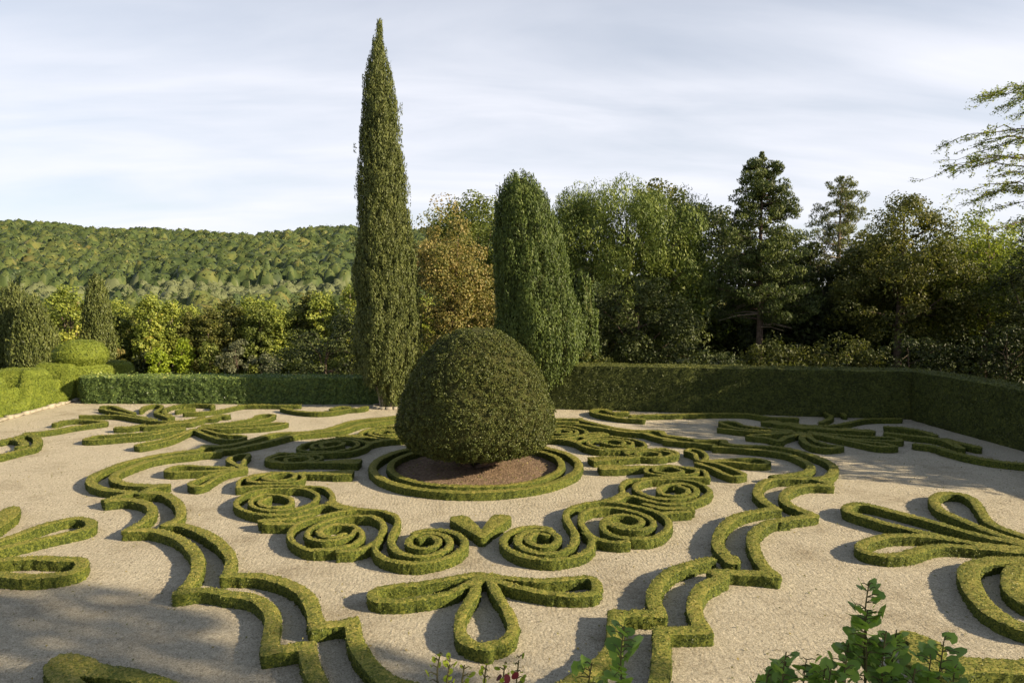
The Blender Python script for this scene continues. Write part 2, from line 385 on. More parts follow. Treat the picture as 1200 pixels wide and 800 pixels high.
def hedge(name, strokes, height, mats, cell=0.05, levels=4, leafL=0.03, cover=0.5, topbias=0.22, rnd=0.014, rough=0.013, hfun=None, z0=0.0, lens=(0.6, 0.0), fw=0.020, hw=0.018, ffreq=3.5, tmean=0.60):
    """clipped hedge with the plan given by strokes [(points, w0, w1)]: one mesh, flat clipped top, ragged leafy faces"""
    P = []; Wd = []; En = []
    for s in strokes:
        pts = smooth_path(s[0], min(cell, 0.06)); w1 = s[2] if len(s) > 2 else s[1]
        P.append(pts); Wd.append(np.linspace(s[1], w1, len(pts)))
        en = np.zeros((len(pts), 2))
        if len(s) > 3 and s[3]:
            en[0] = unit(pts[1] - pts[0]); en[-1] = unit(pts[-1] - pts[-2])
        En.append(en)
    P = np.vstack(P); En = np.vstack(En); Wd = np.concatenate(Wd) * 0.5
    mw = Wd.max()
    lo = P.min(0) - 1.42 * mw - 3 * cell; hi = P.max(0) + 1.42 * mw + 3 * cell
    nx, ny = (np.ceil((hi - lo) / cell).astype(int) + 1)
    f = np.full((nx, ny), -9.0)
    k = int(math.ceil((1.42 * mw + 2 * cell) / cell)) + 1
    off = np.arange(-k, k + 1)
    ci = np.rint((P - lo) / cell).astype(int)
    for (x, y), w, (i, j), (ex, ey) in zip(P, Wd, ci, En):
        i0, i1, j0, j1 = max(i - k, 0), min(i + k + 1, nx), max(j - k, 0), min(j + k + 1, ny)
        gx = lo[0] + np.arange(i0, i1) * cell - x; gy = lo[1] + np.arange(j0, j1) * cell - y
        if ex or ey:                          # square clipped ends and corners
            d = w - np.maximum(np.abs(gx[:, None] * ex + gy[None, :] * ey), np.abs(gx[:, None] * ey - gy[None, :] * ex))
        else:
            d = w - np.sqrt(gx[:, None] ** 2 + gy[None, :] ** 2)
        np.maximum(f[i0:i1, j0:j1], d, out=f[i0:i1, j0:j1])
    gx = lo[0] + np.arange(nx) * cell; gy = lo[1] + np.arange(ny) * cell
    X, Y = np.meshgrid(gx, gy, indexing='ij')
    f = f + fw * wob(np.stack([X, Y, 0 * X], -1), ffreq) + 0.4 * fw * wob(np.stack([X, Y, 0 * X], -1), ffreq * 4)
    fc = 0.25 * (f[:-1, :-1] + f[1:, :-1] + f[:-1, 1:] + f[1:, 1:])
    keep = fc > 0
    gxf, gyf = np.gradient(np.maximum(f, -3 * cell), cell)
    ii, jj = np.nonzero(keep)
    vid = lambda i, j: i * ny + j
    quads = np.stack([vid(ii, jj), vid(ii + 1, jj), vid(ii + 1, jj + 1), vid(ii, jj + 1)], 1)
    # boundary edges, directed so that the inside is on the left
    be = []
    for (sl, a, b) in (((0, -1), (0, 0), (1, 0)), ((1, 0), (1, 0), (1, 1)), ((0, 1), (1, 1), (0, 1)), ((-1, 0), (0, 1), (0, 0))):
        kp = np.zeros((nx + 1, ny + 1), bool); kp[1:nx, 1:ny] = keep
        nb = kp[ii + 1 + sl[0], jj + 1 + sl[1]]
        m_ = ~nb
        be.append(np.stack([vid(ii[m_] + a[0], jj[m_] + a[1]), vid(ii[m_] + b[0], jj[m_] + b[1])], 1))
    be = np.vstack(be)
    used = np.unique(quads); rem = np.full(nx * ny, -1); rem[used] = np.arange(len(used))
    quads = rem[quads]; be = rem[be]
    vx = X.ravel()[used]; vy = Y.ravel()[used]; vf = f.ravel()[used]
    g = np.stack([gxf.ravel()[used], gyf.ravel()[used]], 1); g = unit(g)
    isb = np.zeros(len(used), bool); isb[be.ravel()] = True
    mv = np.clip(vf, -1.2 * cell, 1.2 * cell)
    vx = np.where(isb, vx - g[:, 0] * mv, vx); vy = np.where(isb, vy - g[:, 1] * mv, vy)
    hh = np.full(len(used), height) if hfun is None else hfun(vx, vy)
    h = hh - rnd * np.clip(1 - np.maximum(vf, 0) / 0.05, 0, 1) * ~isb - rnd * isb
    h = h + hw * wob(np.stack([vx, vy, 0 * vx], 1), 1.6) + rough * rng.normal(size=len(h)) * 0.6
    top = np.stack([vx, vy, h + z0], 1)
    A = Acc()
    qc = top[quads].mean(1)
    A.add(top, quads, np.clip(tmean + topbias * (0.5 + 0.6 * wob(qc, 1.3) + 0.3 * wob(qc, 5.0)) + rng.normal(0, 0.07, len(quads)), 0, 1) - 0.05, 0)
    # side skirts
    bi = np.unique(be); br = np.full(len(used), -1); br[bi] = np.arange(len(bi)); nb_ = len(bi)
    outw = -g[bi]
    rings = [top[bi]]
    for l in range(1, levels + 1):
        fr = l / levels
        q = top[bi].copy(); q[:, 2] = z0 + (top[bi, 2] - z0) * (1 - fr) - (0.02 if l == levels else 0)
        bul = 0.002 + rough * rng.normal(size=nb_) - 0.015 * fr
        q[:, :2] += outw * bul[:, None]
        q[:, 2] += rough * rng.normal(size=nb_) * (l < levels)
        rings.append(q)
    R = np.vstack(rings)
    e0 = br[be[:, 0]]; e1 = br[be[:, 1]]
    SF = []
    for l in range(levels):
        SF.append(np.stack([e1 + l * nb_, e0 + l * nb_, e0 + (l + 1) * nb_, e1 + (l + 1) * nb_], 1))
    SF = np.vstack(SF)
    sc_ = R[SF].mean(1)
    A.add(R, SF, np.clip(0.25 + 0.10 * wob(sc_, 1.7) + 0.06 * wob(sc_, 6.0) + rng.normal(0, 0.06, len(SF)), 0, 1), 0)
    # small leaves standing proud of the clipped faces
    for (Vv, Q, istop) in ((top, quads, True), (R, SF, False)):
        a, b, c, d = (Vv[Q[:, s]] for s in range(4))
        n = np.cross(c - a, d - b); ar = np.linalg.norm(n, axis=1) * 0.5; n = unit(n)
        Wl = leafL * lens[0]
        cnt = ar.sum() * cover / (leafL * Wl * 0.5)
        pick = rng.choice(len(Q), int(cnt), p=ar / ar.sum())
        u, v = rng.random((2, len(pick), 1))
        pos = (a[pick] * (1 - u) + b[pick] * u) * (1 - v) + (d[pick] * (1 - u) + c[pick] * u) * v
        shoot = (rng.random((len(pick), 1)) < 0.05) * rng.uniform(0.3, 1.3, (len(pick), 1))      # stray new growth
        pos = pos + n[pick] * (rng.uniform(-0.15, 0.42, (len(pick), 1)) + shoot) * leafL
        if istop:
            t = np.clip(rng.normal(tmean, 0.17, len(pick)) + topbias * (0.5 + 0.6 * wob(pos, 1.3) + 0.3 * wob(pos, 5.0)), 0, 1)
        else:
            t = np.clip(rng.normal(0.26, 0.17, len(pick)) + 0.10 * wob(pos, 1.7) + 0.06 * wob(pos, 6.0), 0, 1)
        leaves(A, pos, n[pick], leafL, Wl, t, 1, spread=0.6)
    return A.build(name, mats)
PLAN = {
 'outer_l': [[(-1.96,8.33), (-2.39,9.22), (-2.64,9.79), (-2.81,10.33)], [(-2.81,10.33), (-3.35,10.21)], [(-3.35,10.21), (-3.48,10.75), (-3.61,11.34), (-3.89,11.85), (-4.24,12.17), (-4.61,12.30), (-5.14,12.50), (-5.53,12.42)], [(-5.53,12.42), (-5.55,13.11), (-5.77,13.90), (-6.18,14.64), (-6.80,15.40), (-7.45,15.87), (-8.09,15.92)], [(-8.09,15.92), (-8.05,16.84), (-8.28,17.57), (-8.76,18.16), (-9.27,18.42), (-9.68,18.34)], [(-9.80,18.46), (-9.48,19.06)], [(-9.53,19.17), (-10.05,19.37), (-10.60,19.66), (-11.14,20.22), (-11.43,20.84), (-11.52,21.41), (-11.48,22.15), (-11.35,22.85), (-10.96,23.48), (-10.49,23.96), (-9.76,24.37), (-9.64,24.83)]],
 'inner_l': [[(-0.47,8.49), (-1.02,9.04), (-1.39,9.22), (-1.66,9.52), (-1.89,9.91), (-2.11,10.44), (-2.27,11.09)], [(-2.27,11.05), (-2.79,10.94)], [(-2.79,10.94), (-2.98,11.53), (-3.19,12.05), (-3.49,12.48), (-3.90,12.85), (-4.32,13.08), (-4.70,13.15), (-4.95,13.17)], [(-4.95,13.17), (-5.10,13.85), (-5.37,14.43), (-5.80,15.08), (-6.36,15.70), (-6.95,16.19), (-7.38,16.31)], [(-7.37,16.35), (-7.29,16.70), (-7.42,17.21), (-7.73,17.85), (-8.14,18.46), (-8.62,18.94), (-9.17,19.02)], [(-9.17,19.02), (-9.11,19.57), (-8.86,19.68)], [(-8.89,19.77), (-9.32,19.78), (-9.86,19.93), (-10.35,20.22), (-10.76,20.73), (-10.94,21.22), (-10.94,21.70), (-10.87,22.24), (-10.69,22.88), (-10.26,23.38), (-9.53,23.75), (-9.55,23.80), (-8.91,24.00)]],
 'outer_r': [[(2.08,8.64), (2.25,8.98), (2.43,9.42), (2.73,10.39)], [(2.73,10.39), (3.40,10.38)], [(3.40,10.38), (3.45,10.90), (3.64,11.46), (3.98,11.98), (4.52,12.42), (4.45,12.63), (5.52,12.48)], [(5.46,12.42), (5.59,13.24), (5.85,14.17), (6.23,14.84), (6.84,15.46), (7.21,15.53)], [(7.26,15.63), (8.09,15.88)], [(8.15,15.98), (7.96,16.79), (8.16,17.51), (8.69,18.13), (9.35,18.50), (9.93,18.45)], [(10.08,18.73), (9.85,19.18), (9.53,19.20)], [(9.58,19.29), (10.18,19.24), (10.70,19.66), (11.19,20.40), (11.42,21.34), (11.32,22.38), (10.93,23.29), (10.24,23.68), (9.44,23.85), (9.12,24.23)]],
 'inner_r': [[(0.18,8.44), (0.65,8.69), (1.02,9.02), (1.42,9.40), (1.72,9.77), (1.90,10.14), (2.13,11.03)], [(2.13,11.03), (2.85,10.98)], [(2.85,10.98), (2.91,11.51), (3.15,12.13), (3.56,12.70), (4.00,12.99), (4.54,13.29)], [(5.04,13.31), (4.98,13.14), (5.02,13.90), (5.24,14.55), (5.64,15.26), (6.34,16.01), (7.38,16.48)], [(7.44,16.46), (7.44,17.00), (7.52,17.57), (7.74,18.16), (8.16,18.79), (8.67,19.18), (9.35,19.22)], [(9.35,19.22), (8.87,19.52)], [(8.87,19.52), (9.61,19.74), (10.18,20.08), (10.53,20.56), (10.70,21.28), (10.63,22.31), (10.15,22.84), (9.49,23.27), (8.59,23.59)]],
 'AB1': [[(-1.41,14.96), (-1.25,15.09), (-1.08,15.00), (-0.97,14.72), (-1.04,14.44), (-1.26,14.29), (-1.52,14.44), (-1.63,14.74), (-1.58,15.04), (-1.41,15.27), (-1.12,15.29), (-0.87,15.09), (-0.74,14.74), (-0.76,14.35), (-0.96,14.03), (-1.23,13.87), (-1.54,13.92), (-1.81,14.18), (-1.97,14.57), (-2.03,15.04), (-2.00,15.61), (-1.99,16.14), (-2.14,16.64), (-2.52,17.02), (-2.94,17.18), (-3.11,17.22), (-3.49,17.09), (-3.83,16.81), (-4.15,16.51), (-4.33,16.20), (-4.37,15.71), (-4.27,15.21), (-4.03,14.76), (-3.72,14.45), (-3.37,14.39), (-3.03,14.49), (-2.80,14.70), (-2.69,15.09), (-2.77,15.52), (-2.98,15.87), (-3.30,16.02), (-3.58,15.91), (-3.71,15.61), (-3.59,15.28), (-3.29,15.17), (-3.11,15.37)]],
 'AB2': [[(-1.57,15.25), (-1.42,15.46), (-1.08,15.54), (-0.74,15.37), (-0.49,15.00), (-0.40,14.52), (-0.56,14.03), (-0.94,13.64), (-1.36,13.50), (-1.84,13.65), (-2.16,13.97), (-2.33,14.47), (-2.31,14.93), (-2.27,15.63), (-2.40,16.21), (-2.68,16.58), (-2.78,16.59), (-3.15,16.64), (-3.48,16.50), (-3.78,16.20), (-3.95,15.83), (-3.96,15.43), (-3.81,15.11), (-3.48,14.93), (-3.17,15.02), (-2.95,15.25), (-2.90,15.60)]],
 'ABs': [[(-3.02,14.27), (-2.78,14.28), (-2.57,14.42), (-2.38,14.67), (-2.30,14.92)]],
 'ABt': [[(-5.09,16.30), (-4.70,16.23), (-4.37,16.17)]],
 'C1': [[(3.57,17.48), (3.88,18.05), (4.04,18.79), (4.38,19.40), (4.90,19.54), (5.56,19.62), (6.20,19.59), (6.79,19.52)]],
 'C2': [[(3.92,17.75), (4.12,17.73), (4.33,17.42), (4.73,17.03), (5.36,17.06), (6.03,17.59), (6.38,18.18), (6.35,18.90), (6.03,19.28), (5.49,19.38), (4.98,19.36), (4.58,19.04), (4.37,18.60), (4.40,18.01), (4.71,17.54), (5.28,17.45), (5.81,17.81), (6.03,18.31), (5.90,18.79), (5.48,18.82), (5.06,18.50), (4.95,17.97), (5.24,17.77), (5.62,17.92), (5.78,18.28), (5.63,18.62)]],
 'Cs': [[(5.26,16.52), (4.87,16.59), (4.51,16.66), (4.20,16.96)]],
 'D1': [[(6.79,19.52), (6.97,20.27), (6.66,20.77), (6.12,20.88), (5.61,20.92), (5.24,20.61), (5.19,20.15), (5.52,19.89), (6.14,19.88), (6.62,20.04), (6.77,20.42), (6.52,20.74), (6.19,21.02), (5.68,20.91), (5.46,20.39), (5.83,20.05), (6.31,20.32), (6.15,20.88)]],
 'Dw': [[(4.10,20.92), (4.71,20.88), (5.41,20.94)]],
 'pal1': [[(-7.69,21.82), (-8.16,21.87), (-8.69,21.96), (-9.23,22.09), (-9.54,21.96), (-9.57,21.53), (-9.33,21.29), (-8.93,21.32), (-8.47,21.38), (-8.03,21.48), (-7.63,21.65)]],
 'pal2': [[(-7.28,21.76), (-7.65,21.49), (-7.93,21.21), (-8.11,20.65), (-8.25,20.12), (-8.21,19.83), (-7.97,19.61), (-7.80,19.80), (-7.77,20.38), (-7.70,21.00), (-7.48,21.37), (-7.22,21.58)]],
 'pal3': [[(-7.45,21.84), (-8.01,22.60), (-8.21,23.02), (-8.14,23.53), (-7.92,23.71), (-7.73,23.58), (-7.60,22.72), (-7.44,21.91)]],
 'palr1': [[(7.56,21.56), (8.29,21.68), (9.14,21.80), (9.48,21.48), (9.34,21.06), (8.86,21.04), (8.16,21.37), (7.54,21.52)]],
 'palr2': [[(7.11,21.34), (7.36,20.59), (7.49,19.91), (7.66,19.61), (8.02,19.77), (8.03,20.15), (7.88,20.66), (7.62,21.30), (7.34,21.54)]],
 'palr3': [[(7.39,21.53), (7.30,21.87), (7.47,22.55), (7.32,23.05), (7.64,23.33), (7.84,22.94), (7.78,22.29), (7.48,21.64)]],
 'tre_l': [[(-0.12,12.87), (-0.65,12.71), (-1.24,12.51), (-1.82,12.41), (-2.06,12.19), (-1.99,11.92), (-1.68,11.81), (-1.20,11.86), (-0.71,12.05), (-0.41,12.35), (-0.20,12.58)]],
 'tre_b': [[(-0.10,12.82), (-0.25,12.01), (-0.41,11.42), (-0.50,10.89), (-0.46,10.45), (-0.32,10.21), (-0.06,10.06), (-0.06,10.14), (0.20,10.27), (0.36,10.60), (0.34,11.13), (0.23,11.71), (0.09,12.41), (0.02,12.81)]],
 'tre_r': [[(0.05,12.81), (0.44,12.63), (1.04,12.46), (1.57,12.52), (1.95,12.57), (2.04,12.29), (1.94,11.92), (1.65,11.83), (1.16,11.91), (0.72,12.12), (0.35,12.39), (0.16,12.55)]],
 'heart': [[(-0.78,16.29), (-0.65,16.57), (-0.44,16.69), (-0.23,16.63), (-0.15,16.41), (-0.18,15.93), (-0.21,15.62), (-0.16,15.33), (-0.09,15.09), (-0.11,15.09), (0.05,15.46), (0.26,15.94), (0.14,16.27), (0.19,16.55), (0.35,16.67), (0.56,16.65), (0.73,16.43), (0.75,16.14), (0.63,15.71), (0.46,15.35), (-0.12,14.68), (-0.21,14.77), (-0.49,15.50)]],
 'nr_a': [[(12.30,13.52), (12.09,14.13), (12.01,14.98), (12.54,15.98), (12.98,16.77), (13.08,17.34), (12.61,17.43), (12.03,16.96), (11.53,16.06), (11.52,15.21), (11.57,14.44), (11.79,13.79), (12.19,13.40)]],
 'nr_b': [[(12.08,13.28), (11.66,13.63), (11.06,14.44), (10.57,15.59), (9.94,16.59), (9.49,16.55), (9.17,16.13), (9.32,15.58), (9.89,14.62), (10.60,13.86), (11.47,13.42), (12.00,13.19)]],
 'nr_c': [[(11.92,13.10), (11.39,13.33), (10.59,13.84), (9.94,14.24), (9.08,14.35), (8.39,14.06), (8.02,13.68), (8.08,13.36), (8.59,13.24), (9.64,13.64), (10.38,13.58), (11.29,13.21), (11.84,13.02)]],
 'nr_s': [[(11.38,12.52), (10.95,12.81), (10.23,12.79), (9.61,12.52), (9.12,11.96), (8.70,11.22), (8.52,10.60), (8.60,10.11), (9.01,9.90)]],
 'nr_s2': [[(11.16,12.40), (10.60,12.41), (10.14,12.14), (9.62,11.49), (9.43,10.94), (9.71,10.71)]],
 'nr_bot': [[(6.61,9.94), (6.67,9.64), (6.20,9.28), (6.46,9.07), (6.88,9.08), (7.63,8.99), (8.17,8.99)]],
 'nl_a': [[(-11.66,16.10), (-11.69,16.82), (-11.78,17.52), (-11.83,17.84), (-11.49,17.30), (-11.26,16.33), (-11.30,15.57)]],
 'nl_b': [[(-10.96,14.78), (-10.57,15.44), (-10.38,16.00), (-10.17,16.62), (-9.76,16.93), (-9.30,16.64), (-9.09,16.17), (-9.42,15.79), (-9.94,15.28), (-10.70,14.40)]],
 'nl_c': [[(-10.60,14.26), (-9.81,14.25), (-9.26,14.32), (-8.54,14.21), (-8.21,14.15), (-8.00,13.86), (-8.00,13.54), (-8.40,13.36), (-8.98,13.40), (-10.31,13.84)]],
 'nl_bot': [[(-5.53,9.20), (-6.07,9.71), (-6.32,10.00), (-6.32,10.22), (-6.01,10.05), (-5.68,9.82), (-5.24,9.72), (-4.72,9.49), (-4.25,9.17)]],
 'fl1': [[(-11.99,28.91), (-12.56,28.25), (-13.17,27.75), (-14.03,27.43), (-14.66,27.27), (-14.70,26.62), (-14.26,26.49), (-13.52,26.79), (-12.71,27.18), (-12.20,27.89), (-11.84,28.54)]],
 'fl2': [[(-11.45,28.40), (-11.60,27.41), (-11.78,26.39), (-12.11,25.84), (-12.27,25.44), (-12.01,25.19), (-11.71,25.53), (-11.41,26.27), (-11.35,27.28), (-11.38,28.28)]],
 'fl3': [[(-11.27,28.27), (-10.55,27.33), (-9.87,26.55), (-9.35,26.17), (-8.91,26.27), (-8.85,26.78), (-9.14,27.01), (-9.68,27.16), (-10.25,27.63), (-10.84,28.24), (-11.28,28.50)]],
 'fl4': [[(-11.26,28.69), (-10.19,28.42), (-8.95,28.55), (-8.21,29.03), (-7.96,29.58), (-8.39,29.69), (-8.79,29.52), (-9.58,29.20), (-10.35,28.90), (-11.28,28.85)]],
 'fl5': [[(-11.29,29.12), (-10.45,29.20), (-9.68,29.54), (-9.23,30.28), (-9.02,31.36), (-9.11,31.77), (-9.45,31.88), (-9.76,31.62), (-9.79,30.78), (-10.28,30.02), (-11.02,29.56), (-11.37,29.34)]],
 'fl6': [[(-14.62,28.99), (-14.19,29.08), (-13.88,29.41)], [(-13.64,29.27), (-13.30,29.37), (-12.96,29.59)], [(-12.86,29.78), (-12.57,29.94), (-12.16,30.03)], [(-12.12,30.03), (-11.96,30.95), (-11.54,31.05)], [(-11.59,31.19), (-11.51,31.75), (-11.21,31.73)]],
 'fl7': [[(-13.93,30.83), (-14.91,31.59), (-16.42,32.81), (-17.98,34.19)], [(-15.68,32.67), (-16.54,33.56), (-17.73,34.90), (-18.31,34.95)], [(-17.79,32.15), (-16.81,32.16), (-15.91,31.95), (-14.67,31.07), (-13.47,30.39), (-12.60,30.46), (-12.12,31.37)]],
 'fl8': [[(-15.74,33.44), (-16.07,34.60), (-15.91,35.17), (-15.51,35.07), (-15.13,34.20), (-14.82,32.90), (-13.60,31.35)]],
 'fl9': [[(-13.47,31.48), (-14.42,32.87), (-14.82,34.17), (-14.65,35.00), (-13.96,35.23), (-13.38,35.08), (-12.89,34.87), (-12.78,34.35)], [(-14.02,33.30), (-13.80,33.76), (-13.48,33.90)], [(-13.39,32.58), (-12.62,32.73), (-11.92,33.52), (-11.65,34.26), (-11.29,34.74)]],
 'fl10': [[(-11.56,34.76), (-10.51,34.75), (-9.43,34.60), (-8.62,34.60)]],
 'fl11': [[(-9.20,33.73), (-8.44,32.87), (-7.30,32.22), (-6.55,32.41), (-5.98,33.16), (-5.49,33.28), (-5.20,33.75)], [(-6.75,33.22), (-6.51,33.86), (-6.04,33.82)]],
 'flw': [[(-17.80,30.21), (-17.72,30.85), (-17.21,31.08), (-16.41,30.75), (-15.84,30.32), (-16.16,29.84), (-16.56,29.38), (-16.96,28.59), (-17.49,27.97), (-17.52,27.24), (-17.71,26.56)], [(-17.65,28.09), (-16.49,26.76), (-15.79,25.39), (-15.91,24.87), (-16.10,24.06)], [(-17.63,27.04), (-17.01,26.60), (-16.37,25.79), (-16.33,25.43)]],
 'fr1': [[(13.00,25.95), (12.33,26.00), (11.50,26.11), (10.77,26.46), (10.07,27.09)]],
 'fr2': [[(13.35,25.71), (13.70,24.84), (14.06,24.03), (14.40,23.26), (15.01,23.21), (14.98,23.67), (14.51,24.09), (14.05,24.71), (13.71,25.25), (13.52,25.69)]],
 'fr3': [[(12.92,25.63), (12.38,24.74), (12.12,23.61), (12.35,23.15), (12.85,23.20), (13.15,23.44), (12.86,23.65), (12.70,24.32), (12.87,25.11), (13.09,25.62)]],
 'fr4': [[(12.95,25.85), (11.83,24.99), (11.35,24.43), (11.10,25.04), (10.62,25.49), (11.29,25.65), (12.75,25.97)]],
 'fr5': [[(11.25,28.74), (11.44,27.83), (11.86,27.31), (12.35,26.80)], [(11.80,28.57), (12.20,27.65), (12.58,26.89)]],
 'frw': [[(16.09,23.51), (16.46,23.18), (16.49,22.07), (16.69,21.29), (17.07,20.78), (17.55,20.43)], [(16.34,25.64), (16.86,25.03), (17.44,24.54), (17.52,23.80), (17.24,22.84)], [(17.09,26.80), (17.63,26.51), (17.92,25.87), (17.86,25.06)], [(17.81,24.30), (17.84,23.57), (17.91,22.88)]],
 'frb': [[(7.43,29.31), (6.59,29.78), (5.84,30.84), (5.69,31.77), (6.12,32.21), (6.41,31.87), (6.53,31.24), (7.17,31.19)], [(7.20,30.30), (8.21,30.37), (9.22,30.43), (10.44,30.49), (11.48,30.55), (12.64,30.31), (13.24,29.41), (14.29,29.05)]],
 'outer_fl': [[(-9.64,24.83), (-9.69,25.06)], [(-9.69,25.06), (-9.23,25.03), (-8.77,25.36), (-8.39,25.98), (-8.06,26.93), (-7.77,27.33), (-6.96,27.42), (-6.35,27.71), (-5.93,28.13), (-5.38,29.51), (-4.88,30.13), (-4.13,30.42), (-3.42,30.90), (-2.96,31.09)]],
 'inner_fl': [[(-8.91,24.00), (-8.89,24.37), (-8.53,24.45)], [(-8.53,24.51), (-8.26,24.94), (-7.70,25.64), (-7.31,26.35), (-7.03,26.85), (-6.63,27.07), (-5.72,27.50), (-5.34,27.70), (-5.00,28.54), (-4.66,29.25), (-4.03,29.61), (-3.35,30.09), (-2.89,30.24)]],
 'outer_fr': [[(9.18,24.31), (9.23,24.64), (8.31,24.77)], [(8.31,24.85), (7.90,25.33), (7.43,25.82), (7.41,26.60), (6.55,26.83), (5.76,27.37)], [(5.76,27.37), (5.24,28.31), (4.72,29.25)], [(4.73,29.57), (4.17,29.69), (3.62,29.79), (3.24,29.85)]],
 'inner_fr': [[(8.65,23.91), (8.13,24.25), (7.64,24.54), (7.14,24.86), (7.48,24.88), (7.05,25.39), (6.77,26.17)], [(6.78,26.21), (5.87,26.72), (5.17,27.51), (4.38,28.37)], [(4.44,28.88), (3.84,29.00), (3.15,29.11)]],
 'BCj': [[(3.27,17.29), (3.58,17.52), (3.91,17.95)]],
}
# ------------------------------------------------------------------ setting: terrain, gravel court, soil bed
def sstep(t):
    t = np.clip(t, 0, 1); return t * t * (3 - 2 * t)

def tz(x, y):
    x = np.asarray(x, float); y = np.asarray(y, float)
    right = sstep((x + 4) / 22.0)
    near = 1 - sstep((y - 75) / 60.0)
    drop = -0.095 * np.clip(y - 42, 0, 60) * (1 - 0.9 * right * near)
    crest = (1 - 0.8 * sstep((x - 0) / 150.0)) * 57 - 7 * np.exp(-((x + 225) / 60.0) ** 2) + 3.0 * np.sin(x * 0.021 + 1.0) + 2.5 * np.sin(x * 0.05)
    t = np.clip((y - 135) / 440.0, 0, 1.0)
    rise = (crest + 5.5) * (0.35 * t + 0.65 * sstep(t))
    back = -40 * sstep((y - 620) / 400.0)
    z = -0.05 + drop + rise + back
    return z + np.where(y > 43, 0.25 * np.sin(x * 0.13) * np.sin(y * 0.11 + 1), 0) * sstep((y - 43) / 10)

gxs = np.concatenate([np.arange(-900, -120, 30), np.arange(-120, 120, 4), np.arange(120, 901, 30)])
gys = np.concatenate([np.array([-300, -120, -60, -30]), np.arange(-20, 140, 4), np.arange(140, 700, 12), np.arange(700, 1500, 80)])
X, Y = np.meshgrid(gxs, gys, indexing='ij')
V = np.stack([X, Y, tz(X, Y)], -1).reshape(-1, 3)
i, j = np.meshgrid(np.arange(len(gxs) - 1), np.arange(len(gys) - 1), indexing='ij')
ny_ = len(gys)
F = np.stack([i * ny_ + j, (i + 1) * ny_ + j, (i + 1) * ny_ + j + 1, i * ny_ + j + 1], -1).reshape(-1, 4)
a = Acc(); a.add(V, F)
tag(a.build('terrain', [M['terrain']], smooth=True), kind='structure')

def back_y(x):                      # line of the far end of the court
    return np.where(x < -5, 37.3 - (x + 21.5) * 0.075, 36.1 - (x + 5) * 0.262)
gx = np.linspace(-21.9, 20.3, 100); t = np.linspace(0, 1, 110)
X = np.repeat(gx[:, None], len(t), 1); Y = -8 + (back_y(X) + 1.2 + 8) * t[None, :]
Z = 0.004 * wob(np.stack([X, Y, 0 * X], -1), 3.0) + 0.003 * wob(np.stack([X, Y, 0 * X], -1), 9.0)
i, j = np.meshgrid(np.arange(len(gx) - 1), np.arange(len(t) - 1), indexing='ij'); n_ = len(t)
F = np.stack([i * n_ + j, (i + 1) * n_ + j, (i + 1) * n_ + j + 1, i * n_ + j + 1], -1).reshape(-1, 4)
a = Acc(); a.add(np.stack([X, Y, Z], -1).reshape(-1, 3), F)
tag(a.build('gravel_court', [M['gravel']], smooth=True), kind='structure')

BC = np.array([0.0, 21.75])         # middle of the round bed
th = np.linspace(0, 2 * math.pi, 65)[:-1]; rr = np.linspace(0.02, 2.66, 26)
TH, RR = np.meshgrid(th, rr, indexing='ij')
X = BC[0] + RR * np.cos(TH); Y = BC[1] + RR * np.sin(TH)
Z = 0.03 + 0.10 * (1 - RR / 2.66) + 0.02 * wob(np.stack([X, Y, 0 * X], -1), 6) + 0.012 * rng.normal(size=X.shape)
i, j = np.meshgrid(np.arange(64), np.arange(25), indexing='ij')
F = np.stack([i * 26 + j, i * 26 + j + 1, ((i + 1) % 64) * 26 + j + 1, ((i + 1) % 64) * 26 + j], -1).reshape(-1, 4)[:, ::-1]
a = Acc(); a.add(np.stack([X, Y, Z], -1).reshape(-1, 3), F)
tag(a.build('soil_bed', [M['soil']]), kind='structure')

# ------------------------------------------------------------------ parterre of low box hedges
HB = 0.225
BOX = [M['box_core'], M['box_leaf']]
def pl(key):
    return [np.array(p) for p in PLAN[key]]
def strokes(keys, w):
    return [(p, w) for k in keys for p in pl(k)]
def box(st, label, cell=0.055, leafL=0.032, cover=0.21, h=HB, group=None):
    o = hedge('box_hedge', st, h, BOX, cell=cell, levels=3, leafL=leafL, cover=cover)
    return tag(o, label, 'hedge', group)

# round bed
for R_, w_, lab in ((3.29, 0.27, 'outer of the two circular box hedges ringing the domed topiary bush'),
                    (2.74, 0.22, 'inner of the two circular box hedges around the brown soil bed')):
    q = np.linspace(0, 2 * math.pi, 90)
    box([(np.stack([BC[0] + R_ * np.cos(q), BC[1] + R_ * np.sin(q)], 1), w_)], lab)

# double scalloped border
def border(parts, label):
    st = []
    for k in parts:
        st += [(p, 0.25, 0.25, True) for p in pl(k)]
    return st, label
st, _ = border(['outer_l', 'outer_fl', 'outer_r', 'outer_fr'], '')
e0 = pl('outer_fl')[-1][-1]; e1 = pl('outer_fr')[-1][-1]
st.append((np.array([e0, e1]), 0.25))
b0 = pl('outer_l')[0][0]; b1 = pl('outer_r')[0][0]
st.append((np.array([b0, (b0[0] * 0.5 + b1[0] * 0.5 - 0.9, 7.4), (b0[0] * 0.5 + b1[0] * 0.5 + 0.9, 7.4), b1]), 0.25))
box(st, 'outer line of the long double scalloped box border enclosing the scrolls', cell=0.06, leafL=0.036)
st, _ = border(['inner_l', 'inner_fl', 'inner_r', 'inner_fr'], '')
e0 = pl('inner_fl')[-1][-1]; e1 = pl('inner_fr')[-1][-1]
st.append((np.array([e0, e1]), 0.25))
b0 = pl('inner_l')[0][0]; b1 = pl('inner_r')[0][0]
st.append((np.array([b0, b1]), 0.25))
box(st, 'inner line of the long double scalloped box border enclosing the scrolls', cell=0.06, leafL=0.036)

